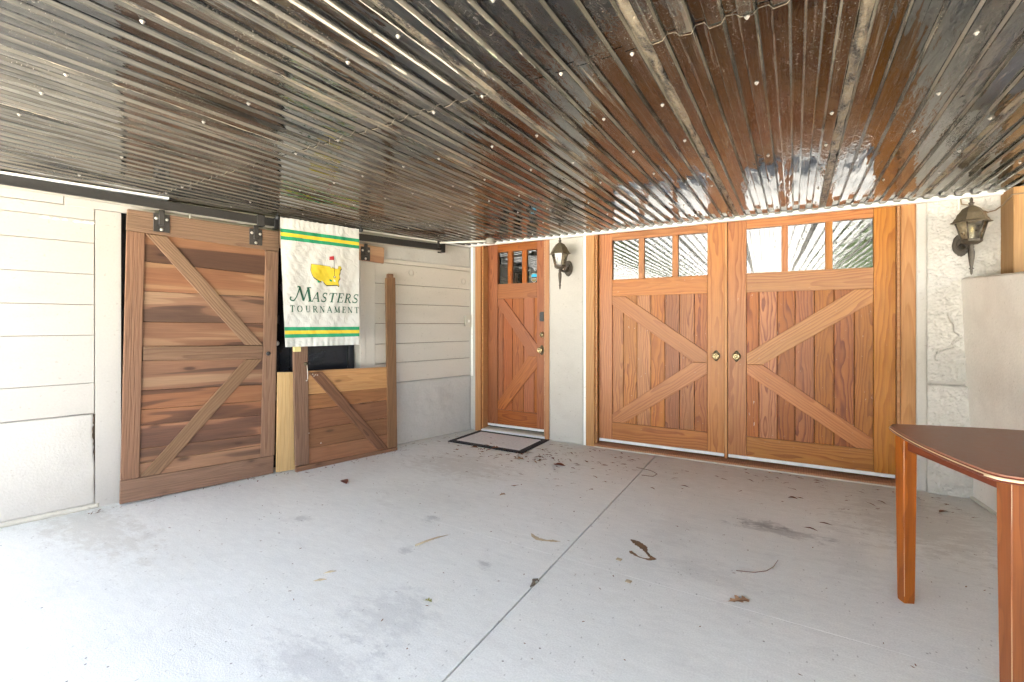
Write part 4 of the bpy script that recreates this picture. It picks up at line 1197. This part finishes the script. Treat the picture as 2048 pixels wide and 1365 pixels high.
# worn bright line along the rim
o = outline(-0.0008)
tube('worn_edge', [tp(p.x, p.y, 0.7395) for p in o[len(o) * 3 // 4 - 2:]] + [tp(o[0].x, o[0].y, 0.7395)], 0.0022, 'chip', tt, 5)
tube('chipped_edge', [tp(p.x, p.y, 0.7365) for p in o[len(o) * 3 // 4 - 6:len(o) * 3 // 4 + 2]], 0.005, 'chip', tt, 5)
LEGC = [(0.016, 0.148), (0.09, TS - 0.10), (TS - 0.075, 0.11), (TS - 0.075, TS - 0.10)]
for n_, (i, j) in enumerate(LEGC):
    c = tp(i, j)
    ang = R(24)
    u = Vector((math.cos(ang), math.sin(ang), 0))
    w = Vector((-math.sin(ang), math.cos(ang), 0))
    vs_, fs = [], []
    rings = ((0.0, 0.0215), (0.02, 0.0225), (0.50, 0.0265), (0.722, 0.0275))
    for z, hw in rings:
        cf = 0.003
        for sx, sy in ((1, 1), (-1, 1), (-1, -1), (1, -1)):
            first = (u * sx * hw + w * sy * (hw - cf)) if sx * sy > 0 else (u * sx * (hw - cf) + w * sy * hw)
            second = (u * sx * (hw - cf) + w * sy * hw) if sx * sy > 0 else (u * sx * hw + w * sy * (hw - cf))
            vs_ += [c + first + Vector((0, 0, z)), c + second + Vector((0, 0, z))]
    for l in range(len(rings) - 1):
        for q in range(8):
            k = (q + 1) % 8
            fs.append((l * 8 + q, l * 8 + k, (l + 1) * 8 + k, (l + 1) * 8 + q))
    fs.append(tuple(range(8))[::-1])
    fs.append(tuple((len(rings) - 1) * 8 + q for q in range(8)))
    # local frame with X along the leg so that the grain runs lengthwise
    mw = frame(c + Vector((0, 0, 0.36)), (0, 0, 1), u, w)
    inv = mw.inverted()
    lg = mesh('leg', [inv @ v for v in vs_], fs, 'table', tb, mw)
    # thin pale line along the arris facing the room
    if n_ < 2:
        cr = c - u * 0.0 + (-w - u) * 0.0
        e0 = c + (-u * 0.0205 - w * 0.0205) * 0 + (u * -0.0187 - w * 0.0205)
        tube('pale_arris', [c - u * 0.0208 - w * 0.0208 + Vector((0, 0, 0.03)), c - u * 0.0258 - w * 0.0258 + Vector((0, 0, 0.71))], 0.0009, 'chip', lg, 5)
def apron(p, q, name='apron'):
    a = (q - p).normalized()
    P = Plane(p, a, (0, 0, 1), a.cross(Vector((0, 0, 1))))
    rect(name, P, 0.02, (q - p).length - 0.02, 0.668, 0.7205, -0.009, 0.009, 'table_dark', tb, bevel=0.002)
LP = [tp(i, j) for i, j in LEGC]
for a, b in ((0, 1), (0, 2), (2, 3), (1, 3)):
    apron(LP[b], LP[a])

# ------------------------------------------------------------------ door mat
dm = thing('door_mat', (-2.54, 4.17, 0), 'faded pinkish door mat with black border before the entry door', 'mat')
mp = [(-2.985, 3.885), (-2.100, 3.862), (-2.094, 4.452), (-2.972, 4.458)]
def inset_poly(pts, d):
    c = Vector((sum(p[0] for p in pts) / 4, sum(p[1] for p in pts) / 4))
    out = []
    for p in pts:
        out.append((p[0] + (d if p[0] < c.x else -d), p[1] + (d if p[1] < c.y else -d)))
    return out
PF = Plane((0, 0, 0), (1, 0, 0), (0, 1, 0), (0, 0, 1))
slab('border', PF, mp, 0.002, 0.011, 'mat_border', dm, 0, 0.003)
slab('field', PF, inset_poly(mp, 0.065), 0.0105, 0.0135, 'mat_field', dm, 0, 0.001)

# ------------------------------------------------------------------ fallen leaves and small litter
def leaf_mesh(kind, L):
    """thin curled leaf lying on the floor, tip along +X"""
    bm = bmesh.new()
    if kind == 'oak':
        half = [(0.0, 0.02), (0.12, 0.05), (0.2, 0.2), (0.3, 0.1), (0.38, 0.12), (0.46, 0.34), (0.56, 0.30), (0.6, 0.13), (0.68, 0.13), (0.78, 0.30), (0.86, 0.2), (0.9, 0.08), (1.0, 0.02)]
    elif kind == 'broad':
        half = [(0, 0.01), (0.12, 0.14), (0.3, 0.26), (0.5, 0.28), (0.72, 0.2), (0.9, 0.08), (1, 0.01)]
    else:
        half = [(0, 0.012), (0.15, 0.06), (0.4, 0.105), (0.65, 0.09), (0.88, 0.035), (1, 0.008)]
    cu = random.uniform(0.25, 0.7)
    tw = random.uniform(-0.4, 0.4)
    rows = []
    for x, y in half:
        arch = 0.10 * math.sin(x * math.pi) * cu
        rows.append([bm.verts.new(((x - 0.5) * L, sgn * y * L * 0.9, max(0.001, (arch + abs(sgn) * y * cu * (0.8 + tw * sgn)) * L) + 0.0012)) for sgn in (-1, 0, 1)])
    for a, b in zip(rows, rows[1:]):
        for i in range(2):
            bm.faces.new((a[i], a[i + 1], b[i + 1], b[i]))
    st = [bm.verts.new((-0.5 * L, -0.0008, 0.002)), bm.verts.new((-0.5 * L, 0.0008, 0.002)), bm.verts.new((-0.72 * L, 0.02 * L, 0.004)), bm.verts.new((-0.72 * L, 0.012 * L, 0.004))]
    bm.faces.new(st)
    return bm
def leaf(x, y, L, kind, mat, label, name='fallen_leaf', rot=None, z=0.001):
    L *= 0.88
    rot = random.uniform(0, 6.28) if rot is None else rot
    o = from_bm(name, leaf_mesh(kind, L), mat, None, Matrix.Translation((x, y, z)) @ Matrix.Rotation(rot, 4, 'Z'))
    return tag(o, label, 'leaf', 'fallen leaves')
leaf(-0.158, 2.289, 0.115, 'oak', 'leaf_tan', 'large tan oak leaf lying on the cross joint left of the table', rot=R(35))
leaf(-1.649, 3.709, 0.12, 'broad', 'leaf_red', 'crumpled red brown leaf in front of the pier with the lantern', rot=R(10))
leaf(-2.914, 2.502, 0.125, 'broad', 'leaf_red', 'dark red leaf on the floor before the unfinished door', rot=R(-25))
leaf(-1.717, 2.87, 0.06, 'oak', 'leaf_tan', 'small lone tan leaf in the middle of the far left slab', rot=R(60))
leaf(-2.406, 3.882, 0.105, 'oak', 'leaf', 'brown oak leaf over the front border of the mat', rot=R(60), z=0.012)
leaf(-2.612, 3.83, 0.09, 'broad', 'leaf', 'curled brown leaf at the front left of the mat', rot=R(20))
leaf(-2.048, 3.703, 0.12, 'oak', 'leaf_tan', 'tan leaf on the floor just in front of the mat corner', rot=R(15))
leaf(-1.878, 3.695, 0.10, 'slim', 'leaf_tan', 'slim tan leaf between the mat and the crumpled red leaf', rot=R(-40))
leaf(-1.343, 1.608, 0.045, 'oak', 'leaf_green', 'small yellow green leaf bit on the near left slab', rot=R(10))
leaf(-0.202, 4.091, 0.085, 'slim', 'leaf_red', 'slim dark leaf below the right leaf of the double door', rot=R(-50))
leaf(-0.621, 3.697, 0.08, 'slim', 'leaf_red', 'slim dark leaf just right of the open floor joint', rot=R(-15))
leaf(0.076, 3.817, 0.07, 'broad', 'leaf_red', 'small broad dark leaf before the right end of the double door', rot=R(0))
leaf(0.916, 4.027, 0.075, 'broad', 'leaf', 'brown leaf in the corner under the right lantern', rot=R(40))
SP = [(0.598, 4.031, 'beside the table leg near the sill'), (0.533, 3.953, 'left of the table leg near the sill')]
for x, y, w in SP:
    leaf(x, y, 0.085, 'slim', 'leaf', 'slim brown leaf ' + w, rot=R(-55))
leaf(0.238, 3.429, 0.08, 'slim', 'leaf_red', 'slim reddish leaf right of the dark floor smudge', rot=R(-10))
leaf(0.157, 3.295, 0.085, 'slim', 'leaf_red', 'slim reddish leaf just nearer than its twin by the dark smudge', rot=R(-20))

# loose litter nobody could count: needles, leaf crumbs, specks
vs_, fs = [], []
def add_bit(x, y, L, W, a, z=0.0015, cu=0.0):
    b = len(vs_)
    c, s = math.cos(a), math.sin(a)
    for t, w in ((-0.5, 0.1), (-0.1, 1.0), (0.25, 0.8), (0.5, 0.05)):
        for sg in (-1, 1):
            px, py = t * L, sg * w * W / 2 + cu * t * t * L
            vs_.append((x + px * c - py * s, y + px * s + py * c, z + random.uniform(0, 0.25) * W * 2 + (0.1 * L * (0.25 - t * t) if L > 0.03 else 0)))
    for q in range(3):
        fs.append((b + q * 2, b + q * 2 + 1, b + q * 2 + 3, b + q * 2 + 2))
for _ in range(330):
    y = 4.4 - abs(random.gauss(0, 0.42))
    x = random.uniform(-3.0, 1.1)
    if random.random() < 0.5:
        x, y = random.gauss(-2.0, 0.5), random.gauss(3.85, 0.3)
    if y > 4.42 or x < -3.2 + (4.4 - y) * -0.27 or (x > -3.0 and x < -2.09 and y > 3.86 and random.random() < 0.85):
        continue
    add_bit(x, y, random.uniform(0.015, 0.065), random.uniform(0.003, 0.012), random.uniform(-0.9, 0.9), 0.0145 if (-3.0 < x < -2.09 and y > 3.86) else 0.0015, random.uniform(-0.4, 0.4))
for _ in range(70):
    s = random.uniform(0.2, 3.3)
    p = PL.p(s, 0, -4.08 + abs(random.gauss(0.02, 0.06)) + (0.12 if 1.5 < s < 2.5 else 0))
    add_bit(p.x, p.y, random.uniform(0.015, 0.06), random.uniform(0.003, 0.009), random.uniform(0, 3.1))
for _ in range(150):
    add_bit(random.uniform(-3.3, 0.9), random.uniform(1.2, 3.9), random.uniform(0.006, 0.02), random.uniform(0.003, 0.007), random.uniform(0, 3.1))
for _ in range(60):
    add_bit(random.gauss(-2.1, 0.3), random.gauss(3.84, 0.06), random.uniform(0.02, 0.05), random.uniform(0.006, 0.016), random.uniform(0, 3.1), 0.004)
lt = mesh('leaf_litter', vs_, fs, 'leaf', None)
tag(lt, 'scattered brown leaf crumbs and needles on the concrete', None, kind='stuff')

tw = tube('twig', [(-0.011, 2.78, 0.004), (-0.03, 2.69, 0.005), (-0.06, 2.63, 0.004), (-0.11, 2.587, 0.003), (-0.19, 2.56, 0.003)], 0.0014, 'leaf', None, 5)
tag(tw, 'thin curved twig lying on the right slab', 'twig')
tw = tube('twig', [(-1.06, 3.98, 0.003), (-0.93, 3.93, 0.012), (-0.86, 3.86, 0.012), (-0.88, 3.80, 0.006), (-0.97, 3.80, 0.003)], 0.0018, 'leaf', None, 5)
tag(tw, 'thin looped stem near the far end of the open joint', 'twig')
tw = tube('straw_stalk', [(-1.738, 1.975, 0.004), (-1.72, 2.04, 0.006), (-1.695, 2.11, 0.005), (-1.663, 2.172, 0.003)], [0.006, 0.005, 0.004, 0.001], 'straw', None, 6)
tag(tw, 'pale dry straw stalk on the left slab', 'straw')
for (x, y, a, lab) in ((-1.917, 1.557, 0.9, 'upper of two short tan leaf strips on the near left slab'), (-1.898, 1.485, 0.8, 'lower of two short tan leaf strips on the near left slab')):
    d = Vector((math.cos(a), math.sin(a), 0)) * 0.03
    t_ = tube('straw_strip', [Vector((x, y, 0.003)) - d, Vector((x, y, 0.006)), Vector((x, y, 0.003)) + d], [0.001, 0.005, 0.001], 'straw', None, 6)
    tag(t_, lab, 'straw')
db = tube('debris_clump', [(-1.005, 1.93, 0.004), (-1.0, 1.955, 0.010), (-1.012, 1.975, 0.012), (-1.0, 1.995, 0.008), (-0.99, 1.99, 0.004)], [0.003, 0.008, 0.006, 0.005, 0.002], 'bark', None, 7)
tag(db, 'small grey curled bit of debris lying on the open joint', 'debris')
for (x, y, lab) in ((-0.725, 2.384, 'small torn paper scrap below the mud stain'), (-0.624, 2.203, 'small pale scrap nearer the cross joint')):
    o = slab('paper_scrap', PF, [(x - 0.014, y - 0.01), (x + 0.012, y - 0.013), (x + 0.015, y + 0.011), (x - 0.012, y + 0.012)], 0.001, 0.004, 'straw', None, 0, 0)
    tag(o, lab, 'paper')
def splat(name, pts, mat, lab, cat):
    """thin dried streak with ragged rims along a path of (x, y, half width)"""
    bm = bmesh.new()
    fine_ = []
    for (a, b) in zip(pts, pts[1:]):
        for q in range(5):
            t = q / 5
            fine_.append(tuple(a[i] + (b[i] - a[i]) * t for i in range(3)))
    fine_.append(pts[-1])
    rows = []
    for i, (x, y, r) in enumerate(fine_):
        p0, p1 = fine_[max(i - 1, 0)], fine_[min(i + 1, len(fine_) - 1)]
        t = Vector((p1[0] - p0[0], p1[1] - p0[1], 0)).normalized()
        nn = Vector((-t.y, t.x, 0))
        end = min(1.0, 0.25 + min(i, len(fine_) - 1 - i) * 0.3)
        l = r * end * (1 + 0.6 * noise.noise(Vector((x * 90, y * 90, 1))))
        k = r * end * (1 + 0.6 * noise.noise(Vector((x * 90, y * 90, 7))))
        rows.append((bm.verts.new(Vector((x, y, 0.0008)) + nn * l), bm.verts.new((x, y, 0.0022)), bm.verts.new(Vector((x, y, 0.0008)) - nn * k)))
    for a, b in zip(rows, rows[1:]):
        bm.faces.new((a[0], b[0], b[1], a[1]))
        bm.faces.new((a[1], b[1], b[2], a[2]))
    return tag(from_bm(name, bm, mat), lab, cat)
splat('mud_stain', [(-0.735, 2.64, 0.010), (-0.705, 2.625, 0.022), (-0.67, 2.60, 0.026), (-0.64, 2.57, 0.019), (-0.625, 2.54, 0.009), (-0.60, 2.505, 0.007), (-0.575, 2.48, 0.016), (-0.59, 2.462, 0.010),
                   (-0.625, 2.46, 0.005), (-0.655, 2.468, 0.006), (-0.685, 2.488, 0.012), (-0.705, 2.505, 0.006)], 'mud', 'brown dried mud splash on the right slab', 'stain')
splat('glue_stain', [(-1.26, 2.43, 0.006), (-1.225, 2.40, 0.013), (-1.19, 2.385, 0.016), (-1.15, 2.39, 0.010), (-1.11, 2.405, 0.012), (-1.07, 2.42, 0.006)], 'straw', 'pale tan dried splash left of the open joint', 'stain')

# ------------------------------------------------------------------ yard behind the camera (seen only as reflections)
drv = box('driveway', -14, 2.2, -30, -6.004, -0.05, -0.004, 'concrete')
tag(drv, None, kind='structure')
def tree(x, y, h, r, label, seed):
    rnd_ = random.Random(seed)
    t = thing('tree', (x, y, 0), label, 'tree', 'trees across the yard')
    trunk = [(x, y, -0.05), (x + 0.1, y, h * 0.25), (x - 0.05, y + 0.1, h * 0.5), (x + 0.1, y, h * 0.85)]
    tk = tube('trunk', trunk, [0.22, 0.17, 0.12, 0.03], 'bark', t, 9)
    for i in range(6):
        a = i * 1.05
        tube('limb', [(x, y, h * (0.3 + 0.08 * i)), (x + r * 0.6 * math.cos(a), y + r * 0.6 * math.sin(a), h * (0.45 + 0.08 * i))], [0.08, 0.02], 'bark', tk, 6)
    v_, f_ = [], []
    for c in range(60):
        cx, cy, cz = rnd_.gauss(0, r * 0.45), rnd_.gauss(0, r * 0.45), h * 0.62 + rnd_.gauss(0, h * 0.16)
        for _ in range(60):
            p = Vector((x + cx + rnd_.gauss(0, 0.32), y + cy + rnd_.gauss(0, 0.32), cz + rnd_.gauss(0, 0.26)))
            d1 = Vector((rnd_.uniform(-1, 1), rnd_.uniform(-1, 1), rnd_.uniform(-1, 1))).normalized() * 0.09
            d2 = d1.orthogonal().normalized() * 0.06
            b = len(v_)
            v_ += [p - d1, p + d2, p + d1, p - d2]
            f_.append((b, b + 1, b + 2, b + 3))
    mesh('crown', v_, f_, 'leafage', t)
tree(-6.5, -22.5, 7.0, 2.6, 'leafy tree far across the yard on the left', 3)
tree(5.5, -20, 8.0, 3.0, 'leafy tree far across the yard on the right', 5)
tree(1.5, -27, 9.0, 3.2, 'tall leafy tree at the far end of the drive', 8)
